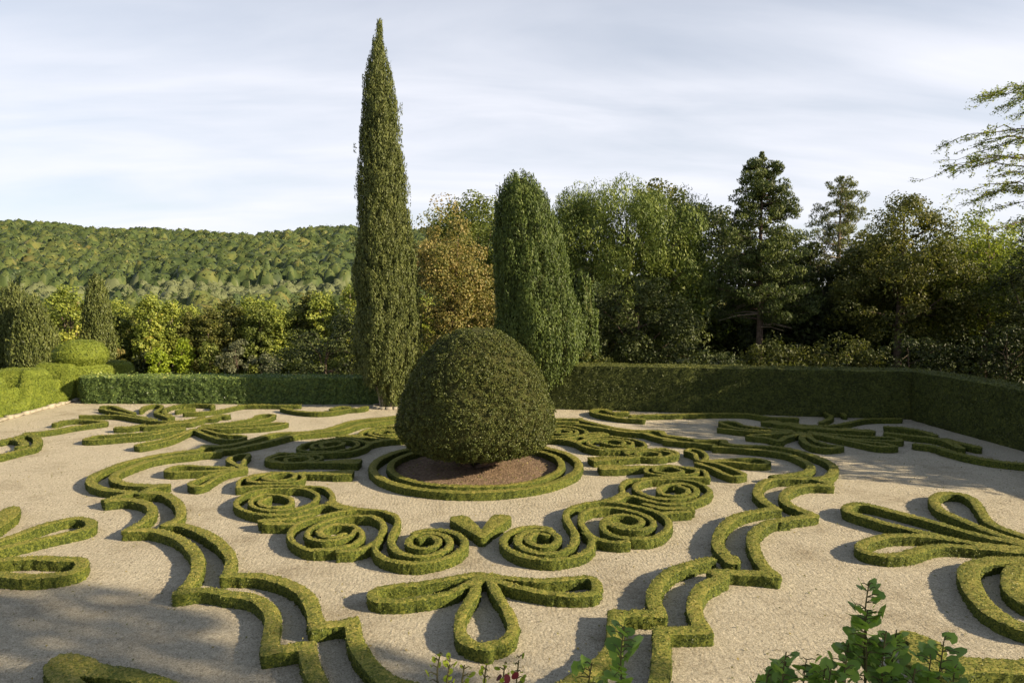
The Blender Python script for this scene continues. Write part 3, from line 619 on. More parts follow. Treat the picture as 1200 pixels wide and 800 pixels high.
# scrolls: one canonical quadrant, set into the four quarters of the bed
S5 = 5.5; YC = BC[1]
eyes = np.array([(0.221, 2.679), (0.58, 2.838), (0.988, 3.342), (1.068, 3.721)]) * S5
targets = {
    'nl': np.array([(-.221, 2.679), (-.58, 2.838), (-.978, 3.282), (-1.067, 3.733)]) * S5,
    'nr': np.array([(.224, 2.666), (.604, 2.883), (.988, 3.342), (1.068, 3.721)]) * S5,
    'fl': np.array([(-.22, 5.15), (-.616, 4.916), (-.955, 4.535), (-1.065, 4.131)]) * S5,
    'fr': np.array([(.22, 5.12), (.619, 4.853), (.928, 4.445), (1.072, 4.128)]) * S5}
canon = []
for k, w in (('AB1', 0.155), ('AB2', 0.15), ('ABs', 0.18), ('ABt', 0.18)):
    canon += [(p * (-1, 1), w, w, k in ('ABs', 'ABt')) for p in pl(k)]
for k, w in (('C1', 0.16), ('C2', 0.145), ('Cs', 0.18), ('D1', 0.125), ('BCj', 0.30)):
    canon += [(p, w, w, k == 'Cs') for p in pl(k)]
canon += [(p, 0.60, 0.14, True) for p in pl('Dw')]
def warp(p, q):
    sx = 1 if q[1] == 'r' else -1; far = q[0] == 'f'
    m = lambda a_: np.stack([a_[:, 0] * sx, (2 * YC - a_[:, 1]) if far else a_[:, 1]], 1)
    src = m(eyes); d = targets[q] - src; pp = m(np.asarray(p, float))
    w = 1.0 / (((pp[:, None] - src[None]) ** 2).sum(-1) + 0.4)
    return pp + (w[..., None] * d[None]).sum(1) / w.sum(1, keepdims=True)
where = {'nl': 'chain of spiral box hedge scrolls beside the left arm of the V hedge',
         'nr': 'chain of spiral box hedge scrolls beside the right arm of the V hedge',
         'fl': 'chain of spiral box hedge scrolls in the shade towards the tall pointed cypress',
         'fr': 'chain of spiral box hedge scrolls in the shade below the blunt cypress'}
for q in ('nl', 'nr', 'fl', 'fr'):
    st = []
    for s in canon:
        st.append((warp(s[0], q),) + tuple(s[1:]))
    if q[0] == 'n':
        box(st, where[q], cell=0.045, leafL=0.03)
    else:
        box(st, where[q], cell=0.05, leafL=0.05, cover=0.3)

# trefoils
box(strokes(['tre_l', 'tre_b', 'tre_r'], 0.18), 'three-petalled box hedge trefoil below the V, its long petal towards the terrace', cell=0.05, leafL=0.03)
box(strokes(['pal1', 'pal2', 'pal3'], 0.155), 'three-petalled box hedge trefoil at the left end of the scrolls, sunlit', cell=0.045)
box(strokes(['palr1', 'palr2', 'palr3'], 0.16), 'three-petalled box hedge trefoil at the right end of the scrolls, shaded', cell=0.045)
# V
hp = pl('heart')[0]
cl = np.array([[-0.95, 0.05]]); vb = np.array([hp[:, 0].mean(), 0])
L1 = [np.array([(0.03, 14.55), (-0.22, 15.15), (-0.42, 15.85)]), np.array([(0.03, 14.55), (0.26, 15.15), (0.50, 15.85)])]
hx = 0.5 * (hp[:, 0].min() + hp[:, 0].max()); ylo, yhi = hp[:, 1].min(), hp[:, 1].max()
def hv(u, v):
    return (hx + u * (hp[:, 0].max() - hx), ylo + v * (yhi - ylo))
st = []
for s in (-1, 1):
    st.append((np.array([hv(0.0, 0.13), hv(0.30 * s, 0.45), hv(0.64 * s, 0.76)]), 0.20, 0.50))
box(st, 'solid V shaped box hedge in front of the round bed', cell=0.05, leafL=0.03)

# corner palmettes
box(strokes(['nr_a', 'nr_b', 'nr_c'], 0.235) + strokes(['nr_s', 'nr_s2'], 0.36), 'big fan of box hedge petals and scroll by the gravel, right of the scalloped border', cell=0.055, leafL=0.032)
box(strokes(['nr_bot'], 0.42), 'short box hedge behind the leafy vine shoots', cell=0.055, leafL=0.03)
box(strokes(['nl_a'], 0.30), 'short box hedge petal left of the two long lobed petals', cell=0.05)
box(strokes(['nl_b'], 0.24) + strokes(['nl_c'], 0.26), 'pair of long looped box hedge petals on the open gravel left of the border', cell=0.05)
box(strokes(['nl_bot'], 0.30), 'hooked box hedge in the tree shade left of the border', cell=0.055, leafL=0.03)
far_l = strokes(['fl1', 'fl2', 'fl3', 'fl4', 'fl5'], 0.15) + strokes(['fl6'], 0.40)
far_l2 = strokes(['fl7', 'fl8', 'fl9'], 0.19)
box(far_l + far_l2, 'sunlit fan of box hedge petals in the corner by the bright topiary hedge', cell=0.06, leafL=0.055, cover=0.24)
box(strokes(['fl10', 'fl11'], 0.28), 'low curved box hedge along the foot of the laurel hedge', cell=0.06, leafL=0.055, cover=0.24)
box(strokes(['flw'], 0.28), 'wavy box hedge running beside the bright topiary hedge', cell=0.06, leafL=0.055, cover=0.24)
# right corner: same fan mirrored onto its own root
def mir(p):
    q = np.asarray(p, float); q = np.stack([-(q[:, 0] + 11.6), q[:, 1] - 28.75], 1)
    return np.stack([13.0 + q[:, 0] * 0.95, 25.95 + q[:, 1] * 0.80], 1)
st = strokes(['fr1', 'fr2', 'fr3', 'fr4'], 0.22)
for s in strokes(['fl1', 'fl5', 'fl7', 'fl8'], 0.20) + strokes(['fl6'], 0.5):
    p = mir(s[0])
    if p[:, 0].max() < 19.0 and p[:, 1].max() < 31.5:
        st.append((p, s[1]))
box(st, 'shaded fan of box hedge petals in the corner of the tall clipped hedges', cell=0.06, leafL=0.055, cover=0.24)
box(strokes(['frw'], 0.30), 'wavy box hedge running along the shaded tall hedge on the right', cell=0.06, leafL=0.055, cover=0.24)
box(strokes(['frb'], 0.30), 'low box hedge along the foot of the tall back hedge', cell=0.06, leafL=0.055, cover=0.24)

# ------------------------------------------------------------------ tall clipped hedges
def line(p0, p1):
    return np.array([p0, p1], float)
YEW = [M['yew_core'], M['yew_leaf']]
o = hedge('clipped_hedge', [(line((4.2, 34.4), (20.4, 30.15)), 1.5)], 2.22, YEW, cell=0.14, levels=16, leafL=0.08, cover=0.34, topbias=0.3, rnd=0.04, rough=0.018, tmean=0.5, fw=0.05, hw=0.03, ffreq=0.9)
tag(o, 'tall straight dark clipped hedge across the back of the court', 'hedge')
o = hedge('clipped_hedge', [(line((20.55, 29.2), (20.2, 10.0)), 1.4)], 2.24, YEW, cell=0.14, levels=16, leafL=0.08, cover=0.34, topbias=0.3, rnd=0.04, rough=0.018, tmean=0.5, fw=0.05, hw=0.03, ffreq=0.9)
tag(o, 'tall clipped hedge along the right side of the court', 'hedge')
o = hedge('laurel_hedge', [(line((-20.0, 37.85), (-4.6, 36.45)), 1.5)], 1.42, [M['laurel_core'], M['laurel_leaf']], cell=0.13, levels=12, leafL=0.115, cover=0.75, topbias=0.22, tmean=0.5, rnd=0.06, rough=0.04, lens=(0.5, 0), fw=0.06, hw=0.04, ffreq=1.5)
tag(o, 'low glossy dark laurel hedge between topiary and tall cypress', 'hedge')

# stepped bright topiary hedge on the left
GOLD = [M['gold_core'], M['gold_leaf']]
def humps(x, y):
    dy_ = np.abs((y - 35.55 + 1.7) % 3.4 - 1.7)
    front = np.where(dy_ < 0.70, 2.02, 0.58 + 1.44 * np.clip((1.22 - dy_) / 0.52, 0, 1) ** 1.6)
    rear = np.where(dy_ < 0.74, 2.02, 1.20)
    body = np.where(x < -21.95, rear, front) - 0.10 * np.clip((dy_ - 0.5) / 0.28, 0, 1) ** 2 * (dy_ < 0.8)
    plat = 0.0
    rz_ = 0.25 * np.clip((x + 21.75) / 0.35, 0, 1) ** 2
    return np.maximum(body, plat) - rz_
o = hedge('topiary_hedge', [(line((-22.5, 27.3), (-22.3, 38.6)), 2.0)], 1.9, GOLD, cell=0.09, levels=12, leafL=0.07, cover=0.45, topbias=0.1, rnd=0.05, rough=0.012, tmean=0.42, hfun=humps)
tag(o, 'bright yellow-green clipped topiary hedge with rounded humps', 'hedge')

def lathe_bush(name, base, prof, mats, nleaf, L, W, label, cat='topiary', tufty=0.06, squash=(1, 1), tiltpow=0.75, drift=None, tmean=0.45, clump=0, crad=0.1):
    """clipped solid of revolution: prof = [(z, r)]; core + leaves"""
    z = np.array([p[0] for p in prof]); r = np.array([p[1] for p in prof])
    zz_ = np.linspace(z[0], z[-1], 40); rr_ = np.interp(zz_, z, r)
    th_ = np.linspace(0, 2 * math.pi, 49)[:-1]
    TH, ZZ = np.meshgrid(th_, zz_, indexing='ij'); RR = np.repeat(rr_[None], 48, 0)
    pos = np.stack([RR * np.cos(TH) * squash[0], RR * np.sin(TH) * squash[1], ZZ], -1)
    RR2 = RR * (1 + 0.03 * wob(pos, 2.0) + 0.012 * wob(pos, 4.5)) - (0.13 if clump else 0.04)
    RR2 = np.maximum(RR2, 0.01)
    pos = np.stack([RR2 * np.cos(TH) * squash[0], RR2 * np.sin(TH) * squash[1], ZZ], -1)
    i, j = np.meshgrid(np.arange(48), np.arange(39), indexing='ij')
    F = np.stack([i * 40 + j, ((i + 1) % 48) * 40 + j, ((i + 1) % 48) * 40 + j + 1, i * 40 + j + 1], -1).reshape(-1, 4)
    a = Acc(); a.add(pos.reshape(-1, 3), F, 0.4, 0)
    # leaves by area
    ds = np.hypot(np.gradient(zz_), np.gradient(rr_)) * np.maximum(rr_, 0.03)
    pk = rng.choice(40, nleaf, p=ds / ds.sum()); fz = rng.uniform(-0.5, 0.5, nleaf)
    zi = np.interp(pk + fz, np.arange(40), zz_); ri = np.interp(pk + fz, np.arange(40), rr_)
    sl = -np.gradient(rr_, zz_); nz_ = np.interp(zi, zz_, sl)
    tt = rng.uniform(0, 2 * math.pi, nleaf)
    dirn = unit(np.stack([np.cos(tt), np.sin(tt), nz_], 1))
    p0 = np.stack([ri * np.cos(tt) * squash[0], ri * np.sin(tt) * squash[1], zi], 1)
    cl_ = wob(p0, 5.5) * 0.6 + wob(p0, 11.0) * 0.4
    ri = ri * (1 + 0.03 * wob(p0, 2.0) + 0.012 * wob(p0, 4.5)) + tufty * cl_ + rng.uniform(-0.05, 0.03, nleaf)
    p0 = np.stack([ri * np.cos(tt) * squash[0], ri * np.sin(tt) * squash[1], zi + 0.4 * tufty * cl_], 1)
    if clump:
        idx = np.repeat(np.arange(nleaf), clump); dd = unit(rand_dir(len(idx)) + 0.6 * dirn[idx])
        cr = crad * rng.uniform(0.6, 1.4, nleaf)
        pos2 = p0[idx] + dd * cr[idx][:, None] * rng.uniform(0.6, 1.1, (len(idx), 1)) - dirn[idx] * crad * 0.5
        tv = (rng.normal(tmean, 0.12, nleaf))[idx] + rng.normal(0, 0.15, len(idx))
        leaves(a, pos2, dd, L, W, np.clip(tv, 0, 1), 1, spread=0.45)
    else:
        leaves(a, p0, dirn, L, W, np.clip(rng.normal(tmean, 0.2, nleaf) + 0.10 * cl_, 0, 1), 1, spread=tiltpow)
    root = empty(name, base)
    a.build('crown', mats, root)
    tag(root, label, cat)
    return root

lathe_bush('topiary_dome', (-21.75, 39.75, -0.05), [(0.0, 1.55), (1.55, 1.6), (1.78, 1.45), (1.86, 1.05), (1.95, 1.15), (2.25, 1.38), (2.6, 1.40), (2.95, 1.15), (3.2, 0.75), (3.3, 0.05)],
           GOLD, 9000, 0.08, 0.05, 'bright green clipped topiary with a rounded dome on a drum', tufty=0.02)
lathe_bush('topiary_drum', (-20.6, 41.2, -0.2), [(0.0, 0.9), (1.4, 0.95), (1.95, 0.8), (2.1, 0.4), (2.15, 0.03)],
           GOLD, 4000, 0.08, 0.05, 'small bright clipped bush behind the domed topiary', tufty=0.02)

# kerb stones below the topiary hedge, each stone a part
kerb = empty('stone_edging', (-21.35, 34, 0))
tag(kerb, 'row of rough pale kerb stones at the foot of the bright topiary hedge', 'edging')
def stone_mesh():
    a = Acc()
    v = np.array([[x, y, z] for x in (-1, 1) for y in (-1, 1) for z in (-1, 1)], float) * 0.5
    v += rng.uniform(-0.1, 0.1, v.shape)
    v[v[:, 2] > 0, :2] *= 0.82
    f = [(0, 1, 3, 2), (4, 6, 7, 5), (0, 4, 5, 1), (2, 3, 7, 6), (1, 5, 7, 3), (0, 2, 6, 4)]
    a.add(v, f)
    return a.mesh('stone', [M['stone']])
stone_meshes = [stone_mesh() for _ in range(6)]
yy = -3.4
while yy < 4.9:
    l = rng.uniform(0.28, 0.55)
    s = bpy.data.objects.new('stone', stone_meshes[rng.integers(6)]); C.objects.link(s); s.parent = kerb
    s.location = (rng.uniform(-0.08, 0.08) + 0.1, yy + l / 2, 0.05); s.scale = (0.3, l, rng.uniform(0.10, 0.28))
    s.rotation_euler = (0, 0, rng.uniform(-0.08, 0.08))
    yy += l + 0.02

# ------------------------------------------------------------------ the great domed bush in the middle
ball = lathe_bush('domed_bush', (BC[0], BC[1], 0), [(0.58, 0.3), (0.60, 1.15), (0.64, 1.62), (0.76, 2.02), (0.98, 2.28), (1.25, 2.47), (1.75, 2.50), (2.1, 2.45), (2.6, 2.28), (3.07, 2.08), (3.55, 1.78), (3.96, 1.42), (4.18, 1.20), (4.38, 0.92), (4.50, 0.66), (4.57, 0.35), (4.6, 0.02)],
                  [M['ball_core'], M['ball_leaf']], 7000, 0.055, 0.034, 'huge dark green domed topiary bush in the middle of the round bed', 'bush', tufty=0.07, clump=13, crad=0.085)
a = Acc()
for k in range(7):
    an = k * 0.9 + 0.3
    tube(a, [(0.12 * math.cos(an), 0.12 * math.sin(an), 0.02), (0.35 * math.cos(an), 0.35 * math.sin(an), 0.2), (0.9 * math.cos(an + .2), 0.9 * math.sin(an + .2), 0.42), (1.5 * math.cos(an + .3), 1.5 * math.sin(an + .3), 0.75)], [0.10, 0.08, 0.05, 0.03])
a.build('trunk', [M['bark']], ball)

# ------------------------------------------------------------------ trees
def crown_from(acc, centers, rads, per, L, W, style='broad', mat=0, tjit=0.16, tmean=0.45):
    """leaf clumps: shell points of each ellipsoid clump"""
    n = len(centers); tot = n * per
    idx = np.repeat(np.arange(n), per)
    d = rand_dir(tot)
    rad = rads[idx] * rng.uniform(0.72, 1.06, (tot, 1))
    pos = centers[idx] + d * rad
    ct = rng.normal(0, tjit, n)[idx]
    t = np.clip(tmean + ct + rng.normal(0, 0.16, tot), 0, 1)
    if style == 'broad':
        leaves(acc, pos, d + np.array([0, 0, 0.4]), L, W, t, mat, spread=0.6)
    elif style == 'needle':                       # tufts pointing up and out
        ax = unit(d * 0.6 + np.array([0, 0, 0.8]) + 0.35 * rng.normal(size=(tot, 3)))
        leaves(acc, pos, d, L, W, t, mat, axis=ax, spread=0.5)
    elif style == 'flat':
        ax = unit(d * np.array([1, 1, 0.25]) + 0.4 * rng.normal(size=(tot, 3)))
        leaves(acc, pos, np.tile([0, 0, 1.0], (tot, 1)) + 0.4 * d, L, W, t, mat, axis=ax, spread=0.4)

def shell_points(ells, n):
    """clump centres spread through the outer part of a union of ellipsoids (dx,dy,z,rx,ry,rz)"""
    e = np.array(ells, float); vol = e[:, 3] * e[:, 4] * e[:, 5]
    k = rng.choice(len(e), n, p=vol / vol.sum())
    d = rand_dir(n); r = rng.uniform(0.35, 1.0, (n, 1)) ** 0.5
    return e[k, :3] + d * e[k, 3:6] * r

def tree(name, base, trunk_h, trunk_r, ells, nclump, crad, per, L, W, leafmat, label, cat='tree', style='broad', group=None, bark='bark', limbs=14, tmean=0.45, lean=(0, 0), squash_clump=0.75):
    root = empty(name, base)
    top = np.array([lean[0], lean[1], trunk_h])
    a = Acc()
    kz = np.linspace(0, 1, 7)[:, None]
    path = top * kz + np.stack([0.12 * np.sin(kz[:, 0] * 5 + base[0]), 0.12 * np.cos(kz[:, 0] * 4 + base[1]), 0 * kz[:, 0]], 1) * kz
    path[0] = (0, 0, -0.3)
    tube(a, path, np.linspace(trunk_r * 1.15, trunk_r * 0.25, 7), 8)
    cs = shell_points(ells, nclump)
    for q in range(min(limbs, nclump)):
        c = cs[q]; s = path[2 + (q % 4)]
        if c[2] < s[2] - 0.5:
            s = path[2]
        mid = 0.5 * (s + c) + np.array([0, 0, 0.25]) + 0.2 * rng.normal(size=3)
        tube(a, [s, 0.5 * (s + mid) + 0.1 * rng.normal(size=3), mid, c], [trunk_r * 0.38, trunk_r * 0.28, trunk_r * 0.2, trunk_r * 0.07], 5)
    a.build('trunk', [M[bark]], root, smooth=True)
    b = Acc()
    rads = crad * rng.uniform(0.65, 1.35, (nclump, 1)) * np.array([1, 1, squash_clump])
    crown_from(b, cs, rads, per, L, W, style, 0, tmean=tmean)
    b.build('crown', [M[leafmat]], root)
    tag(root, label, cat, group)
    return root

def cypress(name, base, prof, ntuft, leafmat, label, drift=None, L=0.30, W=0.085, per=9, group=None, tuft=0.16, squash=1.0, core=0.8):
    root = empty(name, base)
    z = np.array([p[0] for p in prof]); r = np.array([p[1] for p in prof])
    dz = np.array([p[2] if len(p) > 2 else 0.0 for p in prof])
    a = Acc()
    zz_ = np.linspace(z[0], z[-1], 50); th_ = np.linspace(0, 2 * math.pi, 25)[:-1]
    TH, ZZ = np.meshgrid(th_, zz_, indexing='ij'); RR = np.interp(ZZ, z, r) * core
    RR = RR * (1 + 0.06 * np.sin(TH * 5 + ZZ * 0.7))
    pos = np.stack([RR * np.cos(TH) + np.interp(ZZ, z, dz), RR * np.sin(TH) * squash, ZZ], -1)
    i, j = np.meshgrid(np.arange(24), np.arange(49), indexing='ij')
    F = np.stack([i * 50 + j, ((i + 1) % 24) * 50 + j, ((i + 1) % 24) * 50 + j + 1, i * 50 + j + 1], -1).reshape(-1, 4)
    a.add(pos.reshape(-1, 3), F, 0.3, 1)
    w = np.interp(zz_, z, r) + 0.1; zs = rng.choice(zz_, ntuft, p=w / w.sum()) + rng.uniform(-0.5, 0.5, ntuft) * (z[-1] - z[0]) / 50
    zs = np.clip(zs, z[0], z[-1]); tt = rng.uniform(0, 2 * math.pi, ntuft)
    r0 = np.interp(zs, z, r); q = np.stack([np.cos(tt) * r0, np.sin(tt) * r0, zs], 1)
    big = wob(q * np.array([1, 1, 0.35]), 2.6) * 0.6 + wob(q * np.array([1, 1, 0.3]) + 7, 5.0) * 0.5
    r1 = r0 * (0.92 + 0.14 * big) + rng.uniform(-0.12, 0.08, ntuft) * np.minimum(1, r0 + 0.1)
    stray = rng.random(ntuft) < 0.08
    r1 = r1 + stray * rng.uniform(0.05, 0.30, ntuft) * np.minimum(1, r0 + 0.2)
    c = np.stack([np.cos(tt) * r1 + np.interp(zs, z, dz), np.sin(tt) * r1 * squash, zs], 1)
    outd = np.stack([np.cos(tt), np.sin(tt), 0.15 + 0 * tt], 1)
    idx = np.repeat(np.arange(ntuft), per); n = len(idx)
    dd = unit(rand_dir(n) * np.array([1, 1, 0.5]) + 0.75 * outd[idx])         # plume: leaves face out from its own axis
    sz_ = (tuft * rng.uniform(0.7, 1.4, ntuft))[idx][:, None]
    up_ = rng.uniform(-1, 1, (n, 1))
    pos = c[idx] + dd * np.array([1, 1, 0.3]) * sz_ * (1 - 0.55 * np.maximum(up_, 0)) + np.array([0, 0, 1.0]) * up_ * sz_ * 2.0 + outd[idx] * np.maximum(up_, 0) * sz_ * 0.5
    ax = unit(np.array([0, 0, 1.0]) + 0.30 * outd[idx] + 0.30 * rng.normal(size=(n, 3)))
    t = np.clip(0.45 + 0.13 * rng.normal(size=ntuft)[idx] + 0.06 * big[idx] + 0.13 * rng.normal(size=n), 0, 1)
    leaves(a, pos, dd, L, W, t, 0, axis=ax, spread=0.35)
    a.build('crown', [M[leafmat], M['cyp_core']], root)
    tag(root, label, 'cypress', group)
    return root

# tall pointed cypress
c1 = cypress('cypress', (-4.25, 35.0, 0), [(0.25, 0.50, 0.25), (0.8, 0.66, 0.2), (1.1, 0.85, 0.15), (1.6, 1.2), (2.4, 1.50), (3.4, 1.60), (5.4, 1.56), (6.2, 1.60, -0.1), (7.7, 1.36, -0.05), (9.9, 1.22, -0.12), (12.0, 1.08, -0.2), (14.2, 0.88, -0.25), (16.0, 0.60, -0.28), (17.2, 0.36, -0.3), (18.2, 0.13, -0.28), (19.0, 0.02, -0.2)],
             3600, 'cyp_leaf', 'very tall pointed cypress rising beside the laurel hedge', per=26, L=0.14, W=0.044, tuft=0.13)
a = Acc()
for k in range(6):
    an = k * 1.05
    tube(a, [(0.3 * math.cos(an), 0.3 * math.sin(an), -0.1), (0.45 * math.cos(an), 0.4 * math.sin(an), 0.7), (0.7 * math.cos(an), 0.6 * math.sin(an), 1.6)], [0.11, 0.08, 0.05])
a.build('trunk', [M['pale_bark']], c1, smooth=True)
ring = empty('stone_ring', (-4.1, 34.8, 0)); tag(ring, 'low ring of pale stones at the foot of the tall pointed cypress', 'edging')
for k in range(16):
    an = k / 16 * 6.283
    s = bpy.data.objects.new('stone', stone_meshes[k % 6]); C.objects.link(s); s.parent = ring
    s.location = (0.85 * math.cos(an), 0.75 * math.sin(an), 0.05); s.scale = (0.2, 0.33, 0.16); s.rotation_euler = (0, 0, an)
# blunt cypress
c2 = cypress('cypress', (3.45, 34.2, 0), [(0.9, 0.3, 0.55), (1.35, 0.9, 0.2), (2.2, 1.7, 0), (3.4, 2.16, -0.05), (4.2, 2.20, -0.1), (5.6, 2.05, -0.25), (7.4, 1.78, -0.5), (8.8, 1.54, -0.7), (10.0, 1.30, -0.85), (10.7, 1.02, -0.95), (11.2, 0.65, -1.0), (11.45, 0.25, -1.0)],
             3200, 'green_cyp_leaf', 'broad blunt-topped green cypress behind the domed bush', per=28, L=0.145, W=0.047, tuft=0.155)
a = Acc()
for k, (dx_, lean_) in enumerate(((0.5, 0.25), (0.75, 0.45), (0.25, -0.2))):
    tube(a, [(dx_, 0, -0.1), (dx_ + lean_ * .3, 0.05 * k, 0.7), (dx_ + lean_, 0.1, 1.8)], [0.09, 0.08, 0.05])
a.build('trunk', [M['pale_bark']], c2, smooth=True)
cypress('cypress', (6.6, 39.4, -0.05), [(0.1, 0.5), (2.0, 0.8), (4.5, 0.7), (6.0, 0.4), (7.0, 0.04)], 420, 'green_cyp_leaf', 'slim young conifer peeping out beside the blunt cypress', per=20, L=0.2, W=0.07)

def ground(x, y):
    return (x, y, float(tz(x, y)) )

tree('autumn_tree', ground(-1.3, 46.0), 9.5, 0.22, [(0, 0, 6.5, 2.9, 2.6, 4.2), (-0.4, 0, 9.8, 1.7, 1.6, 2.5), (0.6, 0, 4.0, 3.0, 2.4, 2.8), (1.4, 0, 7.0, 1.8, 1.8, 2.4)], 190, 0.75, 165, 0.165, 0.11, 'orange_leaf', 'tree turning orange brown between the two big cypresses')
tree('broadleaf_tree', ground(0.2, 53.0), 12, 0.3, [(0, 0, 10.0, 3.6, 3.2, 4.4), (-1.6, 0, 9.0, 2.2, 2.2, 4.0)], 170, 0.85, 140, 0.2, 0.135, 'green_leaf', 'round green broadleaf tree behind the orange tree')
tree('stone_pine', ground(11.2, 48.0), 11.5, 0.30, [(0, 0, 10.4, 5.4, 4.0, 3.0), (-3.2, -1, 10.6, 2.4, 2.4, 2.6), (3.0, -1, 9.6, 2.8, 2.5, 3.0), (4.6, -0.5, 7.4, 1.7, 1.6, 2.6), (-0.5, -2, 9.5, 3, 2, 3.8)], 190, 0.84, 330, 0.27, 0.062, 'pine_leaf', 'broad umbrella pine with dense upright tufts', style='needle', squash_clump=1.5, limbs=22, bark='bark')
tree('laurel_tree', ground(10.6, 42.6), 4.5, 0.16, [(0, 0, 3.9, 3.9, 2.0, 2.9), (1.8, 0, 3.0, 2.8, 2.0, 2.6)], 180, 0.62, 110, 0.18, 0.10, 'dark_leaf', 'dark glossy bushy tree below the umbrella pine', tmean=0.62)
tree('broadleaf_tree', ground(17.3, 62.0), 13.5, 0.28, [(0, 0, 12.5, 3.2, 3, 3.6)], 90, 0.8, 60, 0.3, 0.2, 'olive_leaf', 'yellowing treetop showing just above the umbrella pine')
tree('broadleaf_tree', ground(20.5, 59.0), 12.5, 0.3, [(0, 0, 9.5, 3.6, 3, 4.6), (1.5, 0, 11.0, 2.5, 2.5, 3.2), (-1, 0, 5.5, 3, 2.5, 4)], 210, 0.8, 85, 0.25, 0.16, 'dark_leaf', 'dark broadleaf tree between the umbrella pine and the tall pine', tmean=0.55)
def conifer(name, base, H_, R_, z0_, leafmat, label, bark, droop=0.1, L=0.22, W=0.06, per=120, seed_gap=0.62, cr=0.55, irregular=0.3, power=0.75, nb=(4, 7)):
    root = empty(name, base); a = Acc(); cs_ = []; rd_ = []
    tube(a, [(0, 0, -0.3), (0.05, 0, H_ * 0.3), (-0.05, 0.05, H_ * 0.6), (0, 0, H_ * 0.98)], [0.26, 0.22, 0.14, 0.03], 8)
    z_ = z0_
    while z_ < H_ - 0.4:
        f_ = (z_ - z0_) / (H_ - z0_)
        rmax = R_ * (1 - f_) ** power * (0.75 + 0.25 * min(1, (z_ - z0_) / 1.5 + 0.3))
        nb_ = int(rng.integers(*nb))
        for k in range(nb_):
            an = rng.uniform(0, 6.28); l_ = rmax * rng.uniform(1 - irregular, 1 + irregular * 0.5) + 0.2
            d_ = np.array([math.cos(an), math.sin(an), 0]); tip = d_ * l_ + np.array([0, 0, z_ + (0.25 - droop) * l_])
            tube(a, [(0, 0, z_), d_ * l_ * 0.5 + np.array([0, 0, z_ + 0.05 * l_]), tip], [0.055 * (1 - f_) + 0.012, 0.035 * (1 - f_) + 0.01, 0.008], 5)
            s_ = l_
            while s_ > l_ * 0.25:
                cs_.append(d_ * s_ + np.array([0, 0, z_ + (0.25 - droop) * s_ * (s_ / l_)]) + 0.12 * rng.normal(size=3)); rd_.append(cr * (0.75 + 0.35 * rng.random()) * (0.6 + 0.4 * (1 - f_)))
                s_ -= cr * 1.25
        z_ += seed_gap * rng.uniform(0.8, 1.2) * (1.05 - 0.45 * f_)
    for k in range(5):
        cs_.append(np.array([0.08 * rng.normal(), 0.08 * rng.normal(), H_ - 0.75 + 0.22 * k])); rd_.append(0.34 - 0.05 * k)
    a.build('trunk', [M[bark]], root, smooth=True)
    b = Acc(); cs_ = np.array(cs_); rd_ = np.array(rd_)[:, None] * np.array([1, 1, 0.62])
    crown_from(b, cs_, rd_, per, L, W, 'needle', 0)
    b.build('crown', [M[leafmat]], root)
    tag(root, label, 'tree')
    return root
tp = conifer('pine_tree', ground(20.1, 46.0), 15.4, 3.7, 4.2, 'dark_pine_leaf', 'tall dark pine with bare lower branches rising above the other trees', 'bark', per=105, L=0.22, W=0.075, seed_gap=0.52, cr=0.66, nb=(6, 9), irregular=0.28, power=0.68)
a = Acc()
for k in range(12):
    an = rng.uniform(0, 6.28); z_ = rng.uniform(3.4, 6.0); l_ = rng.uniform(1.4, 2.8)
    e_ = np.array([l_ * math.cos(an), l_ * math.sin(an), -0.15 * l_ + rng.uniform(-.3, .3)])
    tube(a, [(0, 0, z_), e_ * 0.5 + (0, 0, z_ + 0.12), e_ + (0, 0, z_)], [0.06, 0.04, 0.015], 5)
a.build('dead_branch', [M['pale_bark']], tp)
conifer('pine_tree', ground(28.0, 50.0), 14.6, 2.7, 4.0, 'pale_pine_leaf', 'wispy pale green pine right of the tall dark pine', 'pale_bark', droop=-0.45, per=60, L=0.24, W=0.055, seed_gap=0.55, cr=0.5, nb=(5, 8), irregular=0.45, power=0.6)
tree('broadleaf_tree', ground(29.0, 44.2), 11.2, 0.26, [(0, 0, 8.8, 3.6, 3.2, 3.7), (-1.6, 0, 6.2, 3.2, 3.0, 3.4), (2.0, 0, 6.0, 3.2, 3.0, 3.4), (0.3, 0, 11.0, 1.8, 1.8, 1.6)], 230, 0.78, 150, 0.18, 0.115, 'olive_leaf', 'wide olive green broadleaf tree behind the hedge corner')
tree('broadleaf_tree', ground(36.2, 45.5), 10.5, 0.26, [(0, 0, 8.3, 3.6, 3.2, 3.2), (-1.5, 0, 5.6, 3.0, 3.0, 3.4), (1.5, -1, 5.0, 3.4, 3.0, 3.4)], 190, 0.76, 130, 0.19, 0.12, 'yellow_leaf', 'yellowing broadleaf tree at the right of the wide olive tree', tmean=0.32)
tree('fir_tree', ground(33.6, 38.2), 11.5, 0.24, [(0, 0, 9.3, 1.3, 1.3, 2.4), (0, 0, 5.8, 2.2, 2.2, 2.6), (0, 0, 2.8, 2.7, 2.7, 2.4)], 190, 0.6, 75, 0.3, 0.07, 'dark_leaf', 'very dark fir at the right edge behind the right hedge', style='flat')

